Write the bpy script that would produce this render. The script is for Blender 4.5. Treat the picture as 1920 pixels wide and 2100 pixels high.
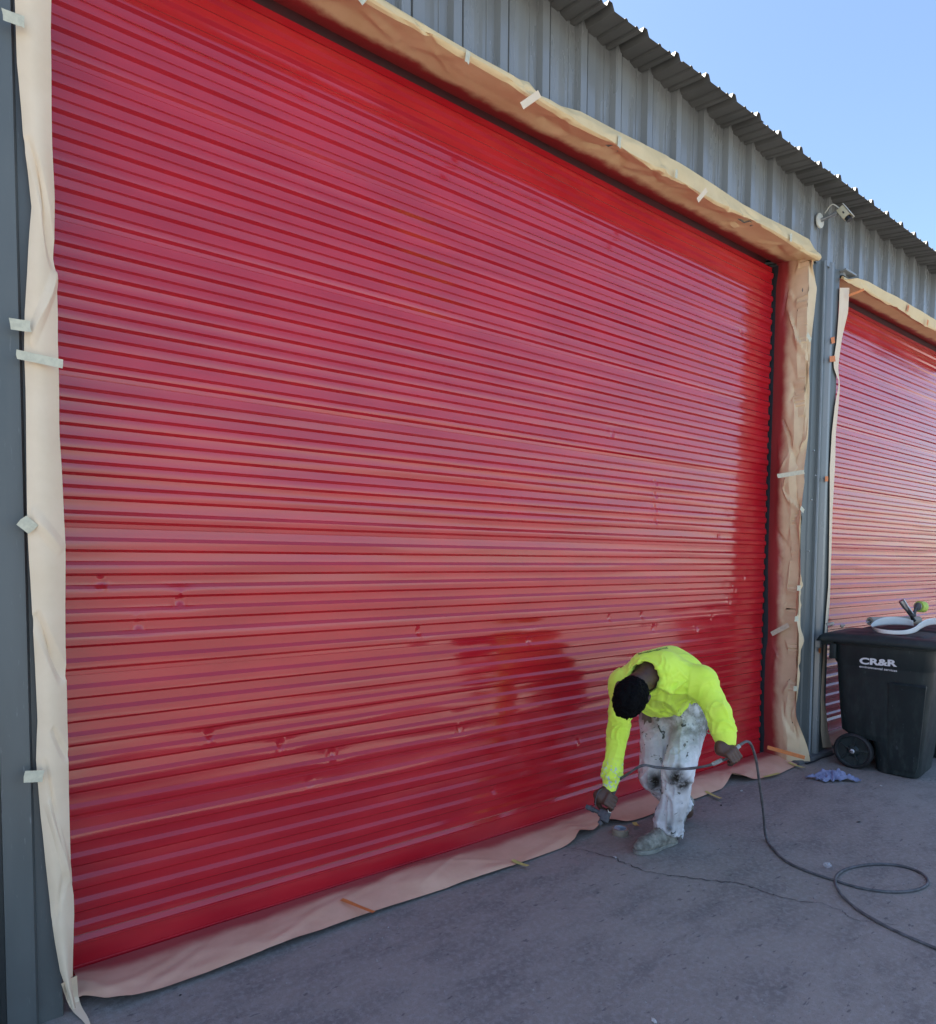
import bpy, bmesh, math, random
import numpy as np
from mathutils import Vector, Matrix

for o in list(bpy.data.objects):
    bpy.data.objects.remove(o, do_unlink=True)
SC = bpy.context.scene
COL = SC.collection
random.seed(7)
PI = math.pi

# ------------------------------------------------------------------ camera
CAM_C = np.array([0.0, -2.82245, 1.6])
CAM_R = np.array([0.80613957, -0.59168542, 0.00688127])
CAM_U = np.array([0.02281861, 0.04270544, 0.99882709])
CAM_F = np.array([0.5912853, 0.80503702, -0.04792799])
FPX, CX, CY = 1330.0, 960.0, 1211.34          # measured on the 1920 x 2100 photograph
cd = bpy.data.cameras.new('camera')
cam = bpy.data.objects.new('camera', cd)
COL.objects.link(cam)
cam.matrix_world = Matrix(((CAM_R[0], CAM_U[0], -CAM_F[0], CAM_C[0]),
                           (CAM_R[1], CAM_U[1], -CAM_F[1], CAM_C[1]),
                           (CAM_R[2], CAM_U[2], -CAM_F[2], CAM_C[2]), (0, 0, 0, 1)))
cd.sensor_width = 36.0
cd.lens = 36.0 * FPX / 2100.0
cd.shift_y = (CY - 1050.0) / 2100.0
cd.clip_start, cd.clip_end = 0.05, 2000.0
SC.camera = cam

# ------------------------------------------------------------------ sky and sun
SUN_EL, SUN_AZ = math.radians(59.0), math.radians(-35.0)   # azimuth from +Y towards +X
world = bpy.data.worlds.new('World')
SC.world = world
world.use_nodes = True
wn, wl = world.node_tree.nodes, world.node_tree.links
wn.clear()
wo = wn.new('ShaderNodeOutputWorld')
bg = wn.new('ShaderNodeBackground')
sk = wn.new('ShaderNodeTexSky')
sk.sky_type = 'NISHITA'
sk.sun_disc = False
sk.sun_elevation = SUN_EL
sk.sun_rotation = SUN_AZ
sk.air_density, sk.dust_density, sk.ozone_density = 1.0, 0.9, 2.0
bg.inputs['Strength'].default_value = 0.066
wl.new(sk.outputs[0], bg.inputs[0])
wl.new(bg.outputs[0], wo.inputs[0])
sd = bpy.data.lights.new('sun', 'SUN')
sd.energy = 5.0
sd.angle = math.radians(0.5)
sd.color = (1.0, 0.95, 0.86)
sun = bpy.data.objects.new('sun', sd)
COL.objects.link(sun)
sdir = Vector((math.sin(SUN_AZ) * math.cos(SUN_EL), math.cos(SUN_AZ) * math.cos(SUN_EL), math.sin(SUN_EL)))
sun.rotation_euler = sdir.to_track_quat('Z', 'Y').to_euler()
sun.location = (20, 20, 30)
SC.view_settings.view_transform = 'Standard'
SC.view_settings.look = 'None'
SC.view_settings.gamma = 1.0
SC.view_settings.use_curve_mapping = False
SC.view_settings.exposure = 2.27
SC.cycles.max_bounces = 8
SC.cycles.use_denoising = True

# ------------------------------------------------------------------ helpers
def ray(px, py):
    return CAM_F + (px - CX) / FPX * CAM_R - (py - CY) / FPX * CAM_U
def at(px, py, d):
    """point at depth d (metres along the view axis)"""
    return CAM_C + d * ray(px, py)
def on(px, py, axis, val):
    """point on the plane axis = val"""
    r = ray(px, py)
    return CAM_C + r * ((val - CAM_C[axis]) / r[axis])

def nrm(v):
    v = np.asarray(v, float)
    return v / np.linalg.norm(v)

def root_off(p):
    off = np.zeros(3)
    while p is not None:
        off += np.array(p.location)
        p = p.parent
    return off

def obj(name, V, F, mat=None, parent=None, smooth=True, uv=None, attr=None, sharp=None, local=False):
    V = np.asarray(V, dtype=np.float64).reshape(-1, 3)
    if parent is not None and not local:
        V = V - root_off(parent)
    me = bpy.data.meshes.new(name)
    if isinstance(F, np.ndarray) and len(F):
        k = F.shape[1]
        me.vertices.add(len(V)); me.vertices.foreach_set('co', V.astype(np.float32).ravel())
        me.loops.add(F.size); me.loops.foreach_set('vertex_index', F.astype(np.int32).ravel())
        me.polygons.add(len(F)); me.polygons.foreach_set('loop_start', np.arange(0, F.size, k, dtype=np.int32))
        me.update(calc_edges=True)
    else:
        me.from_pydata([tuple(v) for v in V], [], [tuple(f) for f in F])
        me.update()
    me.validate()
    if uv is not None:
        li = np.zeros(len(me.loops), dtype=np.int32)
        me.loops.foreach_get('vertex_index', li)
        l = me.uv_layers.new(name='UVMap')
        l.data.foreach_set('uv', np.asarray(uv, dtype=np.float32)[li].ravel())
    if attr:
        for k, a in attr.items():
            at_ = me.attributes.new(k, 'FLOAT', 'POINT')
            at_.data.foreach_set('value', np.asarray(a, dtype=np.float32))
    me.polygons.foreach_set('use_smooth', [bool(smooth)] * len(me.polygons))
    if sharp is not None:
        me.set_sharp_from_angle(angle=math.radians(sharp))
    o = bpy.data.objects.new(name, me)
    COL.objects.link(o)
    if mat is not None:
        me.materials.append(mat)
    if parent is not None:
        o.parent = parent
    return o

def tag(o, label=None, cat=None, group=None, kind=None):
    if label: o['label'] = label
    if cat: o['category'] = cat
    if group: o['group'] = group
    if kind: o['kind'] = kind
    return o

def thing(name, loc, label, cat, group=None):
    o = bpy.data.objects.new(name, None)
    o.empty_display_size = 0.1
    COL.objects.link(o)
    o.location = loc
    return tag(o, label, cat, group)

class MB:
    """collects shapes into one mesh"""
    def __init__(s): s.V, s.F = [], []
    def add(s, V, F):
        n = len(s.V)
        s.V += [tuple(float(c) for c in v) for v in V]
        s.F += [tuple(int(i) + n for i in f) for f in F]
        return s
    def box(s, c, size, rot=None, bev=0.0, seg=2):
        bm = bmesh.new()
        bmesh.ops.create_cube(bm, size=1.0)
        for v in bm.verts:
            v.co = Vector((v.co.x * size[0], v.co.y * size[1], v.co.z * size[2]))
        if bev > 0:
            bmesh.ops.bevel(bm, geom=list(bm.edges), offset=bev, segments=seg, profile=0.6, affect='EDGES')
        M = Matrix.Identity(3) if rot is None else Matrix(rot)
        bm.verts.index_update()
        s.add([np.array(M @ v.co) + np.asarray(c) for v in bm.verts], [[v.index for v in f.verts] for f in bm.faces])
        bm.free()
        return s
    def tube(s, pts, r, n=10, cap=True):
        pts = [np.asarray(p, float) for p in pts]
        m = len(pts)
        rs = r if hasattr(r, '__len__') else [r] * m
        T = [nrm(pts[min(i + 1, m - 1)] - pts[max(i - 1, 0)]) for i in range(m)]
        a = np.array([0, 0, 1.0]) if abs(T[0][2]) < 0.9 else np.array([1.0, 0, 0])
        N = nrm(np.cross(T[0], a))
        V, F = [], []
        for i in range(m):
            N = nrm(N - T[i] * (N @ T[i]))
            B = np.cross(T[i], N)
            for k in range(n):
                t = 2 * PI * k / n
                V.append(pts[i] + rs[i] * (math.cos(t) * N + math.sin(t) * B))
        for i in range(m - 1):
            for k in range(n):
                F.append((i * n + k, i * n + (k + 1) % n, (i + 1) * n + (k + 1) % n, (i + 1) * n + k))
        if cap:
            F.append(tuple(range(n - 1, -1, -1)))
            F.append(tuple(range((m - 1) * n, m * n)))
        return s.add(V, F)
    def lathe(s, prof, c, axis, n=32, close=False):
        """prof: (radius, offset along axis)"""
        ax = nrm(axis)
        a = np.array([0, 0, 1.0]) if abs(ax[2]) < 0.9 else np.array([1.0, 0, 0])
        N = nrm(np.cross(ax, a)); B = np.cross(ax, N)
        V, F = [], []
        m = len(prof)
        for (r, h) in prof:
            for k in range(n):
                t = 2 * PI * k / n
                V.append(np.asarray(c) + ax * h + r * (math.cos(t) * N + math.sin(t) * B))
        for i in range(m if close else m - 1):
            j = (i + 1) % m
            for k in range(n):
                F.append((i * n + k, i * n + (k + 1) % n, j * n + (k + 1) % n, j * n + k))
        return s.add(V, F)
    def build(s, name, mat, parent=None, smooth=True, sharp=35, **kw):
        return obj(name, s.V, s.F, mat, parent, smooth, sharp=sharp, **kw)

def grid_faces(nu, nv):
    i, j = np.meshgrid(np.arange(nu - 1), np.arange(nv - 1), indexing='ij')
    a = (i * nv + j).ravel()
    return np.stack([a, a + nv, a + nv + 1, a + 1], 1)

def spline(pts, n):
    """Catmull-Rom through points, n samples"""
    P = np.asarray(pts, float)
    d = np.r_[0, np.cumsum(np.linalg.norm(np.diff(P, axis=0), axis=1) ** 0.5)]
    P0 = np.vstack([2 * P[0] - P[1], P, 2 * P[-1] - P[-2]])
    out = []
    for t in np.linspace(0, d[-1], n):
        i = min(max(np.searchsorted(d, t, 'right') - 1, 0), len(P) - 2)
        u = (t - d[i]) / (d[i + 1] - d[i])
        p0, p1, p2, p3 = P0[i], P0[i + 1], P0[i + 2], P0[i + 3]
        out.append(0.5 * (2 * p1 + (p2 - p0) * u + (2 * p0 - 5 * p1 + 4 * p2 - p3) * u * u + (3 * p1 - p0 - 3 * p2 + p3) * u ** 3))
    return np.array(out)

# numpy noise
def _h(i, j, k, seed):
    n = (i.astype(np.int64) * 374761393 + j.astype(np.int64) * 668265263 + k.astype(np.int64) * 2147483647 + seed * 1274126177) & 0xffffffff
    n = ((n ^ (n >> 13)) * 1274126177) & 0xffffffff
    n = ((n ^ (n >> 16)) * 2246822519) & 0xffffffff
    return ((n ^ (n >> 15)) & 0xffffff) / float(0xffffff) * 2 - 1
def vnoise(x, y, z=0.0, seed=0):
    x, y, z = np.broadcast_arrays(np.asarray(x, float), np.asarray(y, float), np.asarray(z, float))
    i, j, k = np.floor(x), np.floor(y), np.floor(z)
    fx, fy, fz = x - i, y - j, z - k
    sx, sy, sz = [t * t * (3 - 2 * t) for t in (fx, fy, fz)]
    r = 0
    for a in (0, 1):
        for b in (0, 1):
            for c in (0, 1):
                r = r + _h(i + a, j + b, k + c, seed) * (sx if a else 1 - sx) * (sy if b else 1 - sy) * (sz if c else 1 - sz)
    return r
def facet(x, y, seed=0, warp=0.12):
    """crisp, linearly facetted noise: creased paper"""
    wx = x + warp * vnoise(x * 0.8, y * 0.8, 3.1, seed + 5)
    wy = y + warp * vnoise(x * 0.8, y * 0.8, 7.7, seed + 9)
    c, s = math.cos(0.7 + seed), math.sin(0.7 + seed)
    u, v = wx * c - wy * s, wx * s + wy * c
    i, j = np.floor(u), np.floor(v)
    fx, fy = u - i, v - j
    k = np.zeros_like(i)
    h00, h10, h01, h11 = _h(i, j, k, seed), _h(i + 1, j, k, seed), _h(i, j + 1, k, seed), _h(i + 1, j + 1, k, seed)
    return np.where(fx > fy, h00 + fx * (h10 - h00) + fy * (h11 - h10), h00 + fy * (h01 - h00) + fx * (h11 - h01))
def sstep(a, b, x):
    t = np.clip((x - a) / (b - a), 0, 1)
    return t * t * (3 - 2 * t)

# ------------------------------------------------------------------ materials
class NT:
    def __init__(s, name):
        s.m = bpy.data.materials.new(name)
        s.m.use_nodes = True
        s.n, s.l = s.m.node_tree.nodes, s.m.node_tree.links
        s.b = s.n['Principled BSDF']
        s.out = s.n['Material Output']
    def node(s, t, **kw):
        x = s.n.new(t)
        for k, v in kw.items():
            setattr(x, k, v)
        return x
    def put(s, sock, v):
        if v is None: return
        if isinstance(v, bpy.types.NodeSocket): s.l.new(v, sock)
        elif hasattr(v, '__len__') and len(v) == 3 and len(sock.default_value) == 4: sock.default_value = (*v, 1)
        else: sock.default_value = v
    def coord(s, which='Object'):
        return s.node('ShaderNodeTexCoord').outputs[which]
    def mapping(s, vec, scale=(1, 1, 1), rot=(0, 0, 0), loc=(0, 0, 0)):
        m = s.node('ShaderNodeMapping')
        s.l.new(vec, m.inputs[0])
        m.inputs['Location'].default_value = loc
        m.inputs['Rotation'].default_value = rot
        m.inputs['Scale'].default_value = scale
        return m.outputs[0]
    def noise(s, vec, scale, detail=4, rough=0.55, dist=0.0):
        x = s.node('ShaderNodeTexNoise')
        s.l.new(vec, x.inputs['Vector'])
        x.inputs['Scale'].default_value = scale
        x.inputs['Detail'].default_value = detail
        x.inputs['Roughness'].default_value = rough
        x.inputs['Distortion'].default_value = dist
        return x.outputs['Fac']
    def voro(s, vec, scale, feat='F1'):
        x = s.node('ShaderNodeTexVoronoi', feature=feat)
        s.l.new(vec, x.inputs['Vector'])
        x.inputs['Scale'].default_value = scale
        return x.outputs['Distance']
    def ramp(s, fac, lo, hi, a=0.0, b=1.0):
        x = s.node('ShaderNodeMapRange', interpolation_type='SMOOTHSTEP')
        s.put(x.inputs['Value'], fac)
        x.inputs['From Min'].default_value = lo
        x.inputs['From Max'].default_value = hi
        x.inputs['To Min'].default_value = a
        x.inputs['To Max'].default_value = b
        return x.outputs[0]
    def math(s, op, a, b=None, clamp=False):
        x = s.node('ShaderNodeMath', operation=op, use_clamp=clamp)
        s.put(x.inputs[0], a); s.put(x.inputs[1], b)
        return x.outputs[0]
    def mix(s, fac, a, b):
        x = s.node('ShaderNodeMix', data_type='RGBA')
        s.put(x.inputs[0], fac); s.put(x.inputs[6], a); s.put(x.inputs[7], b)
        return x.outputs[2]
    def attr(s, name):
        return s.node('ShaderNodeAttribute', attribute_name=name).outputs['Fac']
    def bump(s, h, strength=0.3, dist=0.01, normal=None):
        x = s.node('ShaderNodeBump')
        x.inputs['Strength'].default_value = strength
        x.inputs['Distance'].default_value = dist
        s.l.new(h, x.inputs['Height'])
        if normal is not None: s.l.new(normal, x.inputs['Normal'])
        return x.outputs[0]
    def done(s, color=None, rough=None, normal=None, metal=None, spec=None, **kw):
        s.put(s.b.inputs['Base Color'], color)
        s.put(s.b.inputs['Roughness'], rough)
        s.put(s.b.inputs['Metallic'], metal)
        s.put(s.b.inputs['Specular IOR Level'], spec)
        if normal is not None: s.l.new(normal, s.b.inputs['Normal'])
        for k, v in kw.items(): s.put(s.b.inputs[k], v)
        return s.m

def simple(name, col, rough=0.5, var=0.12, scale=18, bump=0.0, metal=0.0, spec=0.5, col2=None, which='Object', detail=4, **kw):
    t = NT(name)
    v = t.coord(which)
    f = t.noise(v, scale, detail)
    c2 = col2 if col2 is not None else tuple(c * (1 - 2.2 * var) for c in col)
    c = t.mix(t.ramp(f, 0.3, 0.7), c2, col)
    nm = t.bump(t.noise(v, scale * 6, 3), bump, 0.004) if bump else None
    return t.done(c, t.ramp(f, 0.2, 0.8, rough * 0.85, min(1, rough * 1.15)), nm, metal, spec, **kw)

M = {}
# red gloss door paint, freshly sprayed
t = NT('red_gloss_paint')
v = t.coord()
n1 = t.noise(t.mapping(v, (0.6, 1, 2.5)), 3.0, 3)
c = t.mix(t.ramp(n1, 0.35, 0.7), (0.47, 0.010, 0.021), (0.56, 0.015, 0.026))
orange = t.noise(v, 260, 2)
M['red'] = t.done(c, t.ramp(n1, 0.3, 0.7, 0.13, 0.20), t.bump(orange, 0.06, 0.001), spec=0.72, **{'IOR': 1.5, 'Coat Weight': 0.42, 'Coat Roughness': 0.08})

# kraft masking paper; overspray by UV.x (0 = painted side) and attribute 'spray'
def kraft(name, base, dark, spray_edge=0.4, spray_soft=0.12, dust=0.0):
    t = NT(name)
    uvn = t.node('ShaderNodeUVMap')
    sep = t.node('ShaderNodeSeparateXYZ')
    t.l.new(uvn.outputs[0], sep.inputs[0])
    v = t.coord()
    fib = t.noise(t.mapping(v, (1, 1, 1)), 7, 5, 0.6)
    fine = t.noise(v, 420, 2)
    c = t.mix(t.ramp(fib, 0.3, 0.7), dark, base)
    edge = t.math('ADD', sep.outputs[0], t.math('MULTIPLY', t.math('SUBTRACT', t.noise(v, 5.5, 5, 0.6), 0.5), 0.24))
    sp = t.ramp(edge, spray_edge - spray_soft, spray_edge + spray_soft, 1.0, 0.0)
    c = t.mix(t.math('MULTIPLY', sp, 0.96), c, (0.30, 0.010, 0.022))
    if dust:
        d = t.ramp(t.math('ADD', edge, t.math('MULTIPLY', t.noise(v, 2.2, 3), 0.4)), 0.2, 1.35, dust, dust * 0.25)
        c = t.mix(d, c, (0.50, 0.13, 0.12))
    nm = t.bump(fine, 0.12, 0.001, t.bump(t.noise(v, 26, 3), 0.12, 0.006))
    return t.done(c, t.ramp(sp, 0, 1, 0.62, 0.35), nm, spec=0.35)
M['paper_side'] = kraft('kraft_paper_clean', (0.85, 0.69, 0.50), (0.80, 0.64, 0.45), -0.6)
M['paper_head'] = kraft('kraft_paper_header', (0.80, 0.62, 0.35), (0.74, 0.56, 0.30), 0.17, 0.06)
M['paper_jamb'] = kraft('kraft_paper_jamb', (0.78, 0.62, 0.39), (0.70, 0.54, 0.33), 0.36, 0.13, 0.10)
M['paper_floor'] = kraft('kraft_paper_floor', (0.78, 0.52, 0.36), (0.70, 0.45, 0.30), 0.27, 0.12, 0.42)

M['tape_cream'] = simple('cream_masking_tape', (0.66, 0.63, 0.47), 0.6, 0.08, 60, 0.2)
M['tape_yellow'] = simple('yellow_masking_tape', (0.62, 0.56, 0.17), 0.6, 0.06, 60, 0.2)
M['tape_orange'] = simple('orange_masking_tape', (0.72, 0.22, 0.06), 0.6, 0.07, 60, 0.2)

# painted sheet steel of the building
t = NT('grey_wall_steel')
v = t.coord()
n1 = t.noise(t.mapping(v, (2.5, 2.5, 0.5)), 2.0, 5)
n2 = t.noise(t.mapping(v, (6, 6, 0.6)), 6.0, 4)
c = t.mix(t.ramp(n1, 0.3, 0.75), (0.215, 0.225, 0.220), (0.255, 0.265, 0.258))
c = t.mix(t.ramp(n2, 0.62, 0.8, 0, 0.35), c, (0.15, 0.15, 0.145))
M['wall'] = t.done(c, t.ramp(n1, 0.3, 0.7, 0.20, 0.32), None, spec=0.9)
t = NT('dark_post_steel')
v = t.coord()
n1 = t.noise(t.mapping(v, (2, 2, 0.4)), 3.0, 5)
sc = t.noise(t.mapping(v, (20, 20, 2)), 8.0, 4)
sep = t.node('ShaderNodeSeparateXYZ'); t.l.new(v, sep.inputs[0])
c = t.mix(t.ramp(n1, 0.3, 0.75), (0.100, 0.115, 0.114), (0.132, 0.148, 0.146))
c = t.mix(t.ramp(sc, 0.66, 0.78, 0, 0.5), c, (0.30, 0.32, 0.33))
gr = t.math('MULTIPLY', t.ramp(sep.outputs[2], 0.0, 0.5, 0.6, 0.0), t.noise(v, 14, 5))
c = t.mix(gr, c, (0.07, 0.065, 0.06))
M['post'] = t.done(c, t.ramp(n1, 0.3, 0.7, 0.36, 0.52), None, spec=0.5)
M['roof'] = simple('weathered_roof_steel', (0.13, 0.13, 0.122), 0.55, 0.14, 3.0, 0.05)
M['guide'] = simple('dark_guide_steel', (0.035, 0.040, 0.048), 0.6, 0.1, 12)
M['interior'] = simple('dark_interior', (0.05, 0.05, 0.05), 0.9, 0.05)
M['galv'] = simple('galvanised_screw', (0.45, 0.46, 0.47), 0.4, 0.1, 40, metal=0.8)

# concrete yard
t = NT('yard_concrete')
v = t.coord()
big = t.noise(v, 0.55, 5, 0.6)
mid = t.noise(t.mapping(v, (1.0, 2.2, 1), (0, 0, 0.35)), 2.6, 6, 0.65)
fine = t.noise(v, 42, 5, 0.7)
grit = t.noise(v, 230, 3, 0.7)
spots = t.noise(t.mapping(v, (1.0, 3.0, 1), (0, 0, -0.5)), 13, 3)
c = t.mix(t.ramp(big, 0.3, 0.7), (0.222, 0.200, 0.178), (0.292, 0.266, 0.238))
c = t.mix(t.ramp(mid, 0.42, 0.68, 0.0, 0.75), c, (0.165, 0.150, 0.142))
c = t.mix(t.ramp(fine, 0.42, 0.68, 0.0, 0.60), c, (0.345, 0.33, 0.315))
c = t.mix(t.ramp(grit, 0.54, 0.70, 0.0, 0.75), c, (0.085, 0.08, 0.08))
c = t.mix(t.ramp(spots, 0.645, 0.70, 0.0, 0.7), c, (0.09, 0.085, 0.09))
c = t.mix(t.ramp(t.noise(v, 55, 2), 0.76, 0.80, 0.0, 0.55), c, (0.40, 0.40, 0.40))
h = t.math('ADD', t.math('MULTIPLY', fine, 0.6), t.math('MULTIPLY', grit, 0.5))
M['ground'] = t.done(c, t.ramp(mid, 0.3, 0.7, 0.72, 0.9), t.bump(h, 0.35, 0.004), spec=0.35)
M['crack'] = simple('crack_shadow_fill', (0.028, 0.027, 0.030), 0.95, 0.1, 60)
M['joint'] = simple('joint_filler', (0.04, 0.04, 0.043), 0.9, 0.15, 30)
M['curb'] = simple('worn_concrete_plinth', (0.15, 0.15, 0.155), 0.85, 0.15, 25, 0.4)

# clothes, skin
t = NT('hi_vis_shirt')
v = t.coord()
weave = t.noise(v, 700, 2)
soft = t.noise(v, 9, 4)
c = t.mix(t.ramp(soft, 0.3, 0.7), (0.70, 0.97, 0.09), (0.76, 1.0, 0.12))
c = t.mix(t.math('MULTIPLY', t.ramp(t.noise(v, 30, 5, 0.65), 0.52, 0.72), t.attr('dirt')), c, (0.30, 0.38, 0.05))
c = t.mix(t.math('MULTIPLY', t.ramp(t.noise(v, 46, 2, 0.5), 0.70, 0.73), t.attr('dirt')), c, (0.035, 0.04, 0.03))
c = t.mix(t.math('MULTIPLY', t.ramp(t.noise(v, 62, 3, 0.5), 0.56, 0.62), t.attr('cuff')), c, (0.50, 0.62, 0.66))
M['shirt'] = t.done(c, 0.85, t.bump(weave, 0.15, 0.001), spec=0.2, **{'Sheen Weight': 0.15})
t = NT('painters_trousers')
v = t.coord()
a = t.noise(v, 8, 6, 0.65)
b = t.noise(t.mapping(v, (1, 1, 0.7)), 22, 4, 0.6)
c = t.mix(t.ramp(a, 0.35, 0.65), (0.74, 0.75, 0.79), (0.86, 0.87, 0.92))
c = t.mix(t.math('MULTIPLY', t.ramp(a, 0.40, 0.66, 1.0, 0.25), t.attr('grime')), c, (0.20, 0.20, 0.165))
c = t.mix(t.math('MULTIPLY', t.ramp(t.noise(v, 17, 3, 0.5, 1.2), 0.635, 0.66), 0.9), c, (0.06, 0.065, 0.06))
c = t.mix(t.ramp(t.noise(t.mapping(v, (1, 1, 1), loc=(3, 1, 2)), 11, 2, 0.5, 0.6), 0.65, 0.67, 0, 0.9), c, (0.17, 0.17, 0.155))
c = t.mix(t.math('MULTIPLY', t.ramp(t.noise(v, 26, 5, 0.7), 0.10, 0.55), t.attr('knee')), c, (0.022, 0.018, 0.013))
c = t.mix(t.ramp(b, 0.64, 0.70, 0, 0.6), c, (0.16, 0.20, 0.25))
M['trousers'] = t.done(c, 0.9, t.bump(t.noise(v, 600, 2), 0.15, 0.001), spec=0.2)
M['skin'] = simple('brown_skin', (0.095, 0.048, 0.032), 0.5, 0.10, 40, 0.15, **{'Subsurface Weight': 0.06})
t = NT('black_hair')
v = t.coord()
M['hair'] = t.done((0.004, 0.004, 0.005), 0.8, t.bump(t.noise(t.mapping(v, (1, 1, 1)), 240, 3), 0.8, 0.006), spec=0.08)
M['shoe'] = simple('dusty_suede', (0.36, 0.355, 0.31), 0.85, 0.20, 22, 0.35, col2=(0.13, 0.125, 0.105))
M['sole'] = simple('grey_rubber_sole', (0.30, 0.30, 0.265), 0.8, 0.18, 30, 0.3)
M['lace'] = simple('dirty_lace', (0.22, 0.21, 0.18), 0.9, 0.1, 90)
M['ink'] = simple('dark_green_print', (0.05, 0.13, 0.05), 0.8, 0.1)
M['eye'] = simple('eye_white', (0.6, 0.6, 0.58), 0.2, 0.02)

# small things
M['gun'] = simple('paint_caked_gun_metal', (0.11, 0.115, 0.125), 0.6, 0.2, 60, 0.5, metal=0.2)
M['steel'] = simple('bright_steel', (0.55, 0.56, 0.58), 0.28, 0.1, 60, metal=0.9)
M['hose'] = simple('grey_paint_hose', (0.135, 0.135, 0.145), 0.62, 0.25, 30, 0.3)
M['hose_fit'] = simple('paint_smeared_fitting', (0.42, 0.45, 0.45), 0.6, 0.15, 90, 0.4)
t = NT('black_bin_plastic')
v = t.coord()
n1 = t.noise(v, 5, 5, 0.6)
st = t.noise(t.mapping(v, (1, 1, 0.35)), 16, 5, 0.65)
scr = t.noise(t.mapping(v, (30, 6, 2), (0.5, 0.3, 0.7)), 5, 2)
sep = t.node('ShaderNodeSeparateXYZ'); t.l.new(v, sep.inputs[0])
low = t.ramp(sep.outputs[2], 0.0, 0.75, 0.75, 0.25)
c = t.mix(t.math('MULTIPLY', t.ramp(st, 0.42, 0.75), low), (0.010, 0.018, 0.020), (0.050, 0.070, 0.066))
c = t.mix(t.ramp(scr, 0.70, 0.72, 0, 0.35), c, (0.10, 0.11, 0.12))
M['bin'] = t.done(c, t.ramp(n1, 0.3, 0.7, 0.42, 0.6), t.bump(t.noise(v, 160, 3), 0.12, 0.002), spec=0.45)
M['tyre'] = simple('black_rubber', (0.018, 0.020, 0.023), 0.7, 0.2, 14, 0.2)
M['white_print'] = simple('white_print', (0.74, 0.76, 0.78), 0.5, 0.04)
M['white_plastic'] = simple('off_white_plastic', (0.66, 0.64, 0.54), 0.45, 0.05, 20)
M['cam_cream'] = simple('cream_camera_shell', (0.58, 0.53, 0.36), 0.45, 0.06, 20)
M['black_plastic'] = simple('black_plastic', (0.015, 0.015, 0.017), 0.35, 0.1)
M['paper_white'] = simple('white_poly_paper', (0.72, 0.72, 0.70), 0.4, 0.05, 12)
M['paper_tan'] = simple('tan_roll_paper', (0.43, 0.38, 0.32), 0.6, 0.08, 10)
M['green_tape'] = simple('lime_green_tape', (0.48, 0.66, 0.12), 0.55, 0.06, 30)
M['tape_core'] = simple('tan_tape_roll', (0.33, 0.28, 0.21), 0.6, 0.1, 40)
M['tape_blue'] = simple('pale_blue_core', (0.42, 0.52, 0.60), 0.5, 0.1, 40)
M['rag'] = simple('blue_paper_towel', (0.28, 0.31, 0.50), 0.9, 0.15, 45, 0.5)
t = NT('clear_film')
M['film'] = t.done((0.75, 0.75, 0.78), 0.25, t.bump(t.noise(t.coord(), 60, 3), 0.6, 0.01), **{'Alpha': 0.30})
M['scrap'] = simple('white_scrap', (0.65, 0.65, 0.63), 0.8, 0.1, 40)
M['grit'] = simple('dark_grit', (0.02, 0.02, 0.02), 0.9, 0.1, 40)

# ------------------------------------------------------------------ ground
gx = np.r_[-400, -60, -12, np.linspace(-6, 12, 37), 20, 80, 400]
gy = np.r_[-400, -60, -14, np.linspace(-7, 2, 19), 10, 60, 400]
GX, GY = np.meshgrid(gx, gy, indexing='ij')
GV = np.stack([GX.ravel(), GY.ravel(), np.zeros(GX.size)], 1)
ground = obj('ground', GV, grid_faces(len(gx), len(gy)), M['ground'], smooth=False)
tag(ground, kind='structure')

yV = [(-400, -400, 0.004), (400, -400, 0.004), (400, -3.4, 0.004), (-400, -3.4, 0.004)]
tag(obj('added_dark_lane', yV, [(0, 1, 2, 3)], simple('added_dark_asphalt', (0.135, 0.13, 0.125), 0.9, 0.12, 2.5), smooth=False), kind='structure')  # unseen dark lane, added to dim the ground reflection in the red door
def ribbon(name, pts, widths, z, mat, seed=0):
    pts = np.asarray(pts, float)
    n = len(pts)
    T = np.gradient(pts, axis=0)
    T /= np.linalg.norm(T, axis=1)[:, None]
    N = np.stack([-T[:, 1], T[:, 0]], 1)
    w = np.asarray(widths)[:, None]
    L, R = pts + N * w, pts - N * w
    V = np.zeros((2 * n, 3))
    V[0::2, :2], V[1::2, :2] = L, R
    V[:, 2] = z
    F = [(2 * i, 2 * i + 1, 2 * i + 3, 2 * i + 2) for i in range(n - 1)]
    return obj(name, V, F, mat, smooth=False)

# the wandering crack
ck = [on(*q, 2, 0)[:2] for q in [(1150, 1737), (1205, 1747), (1262, 1762), (1315, 1785), (1380, 1797), (1440, 1806), (1510, 1812),
                                 (1560, 1827), (1615, 1844), (1690, 1855), (1730, 1872), (1760, 1888), (1835, 1898)]]
cp = spline(ck, 260)
s = np.linspace(0, 1, 260)
cp[:, 0] += 0.010 * vnoise(s * 60, 0, 0, 3) + 0.006 * vnoise(s * 150, 0, 0, 4)
cp[:, 1] += 0.010 * vnoise(s * 60, 5, 0, 5) + 0.006 * vnoise(s * 150, 5, 0, 6)
cw = (0.0009 + 0.0020 * sstep(0, 0.15, s) * sstep(1.02, 0.55, s)) * (0.7 + 0.5 * vnoise(s * 90, 2, 0, 8))
tag(ribbon('ground_crack', cp, np.clip(cw, 0.0008, 0.006), 0.004, M['crack']), kind='structure')
# slab joint along the building
jp = np.stack([np.linspace(5.15, 9, 60), -0.335 + 0.004 * vnoise(np.linspace(0, 30, 60), 0, 0, 2)], 1)
tag(ribbon('slab_joint', jp, np.full(60, 0.010) + 0.003 * vnoise(np.linspace(0, 40, 60), 3, 0, 4), 0.004, M['joint']), kind='structure')

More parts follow.
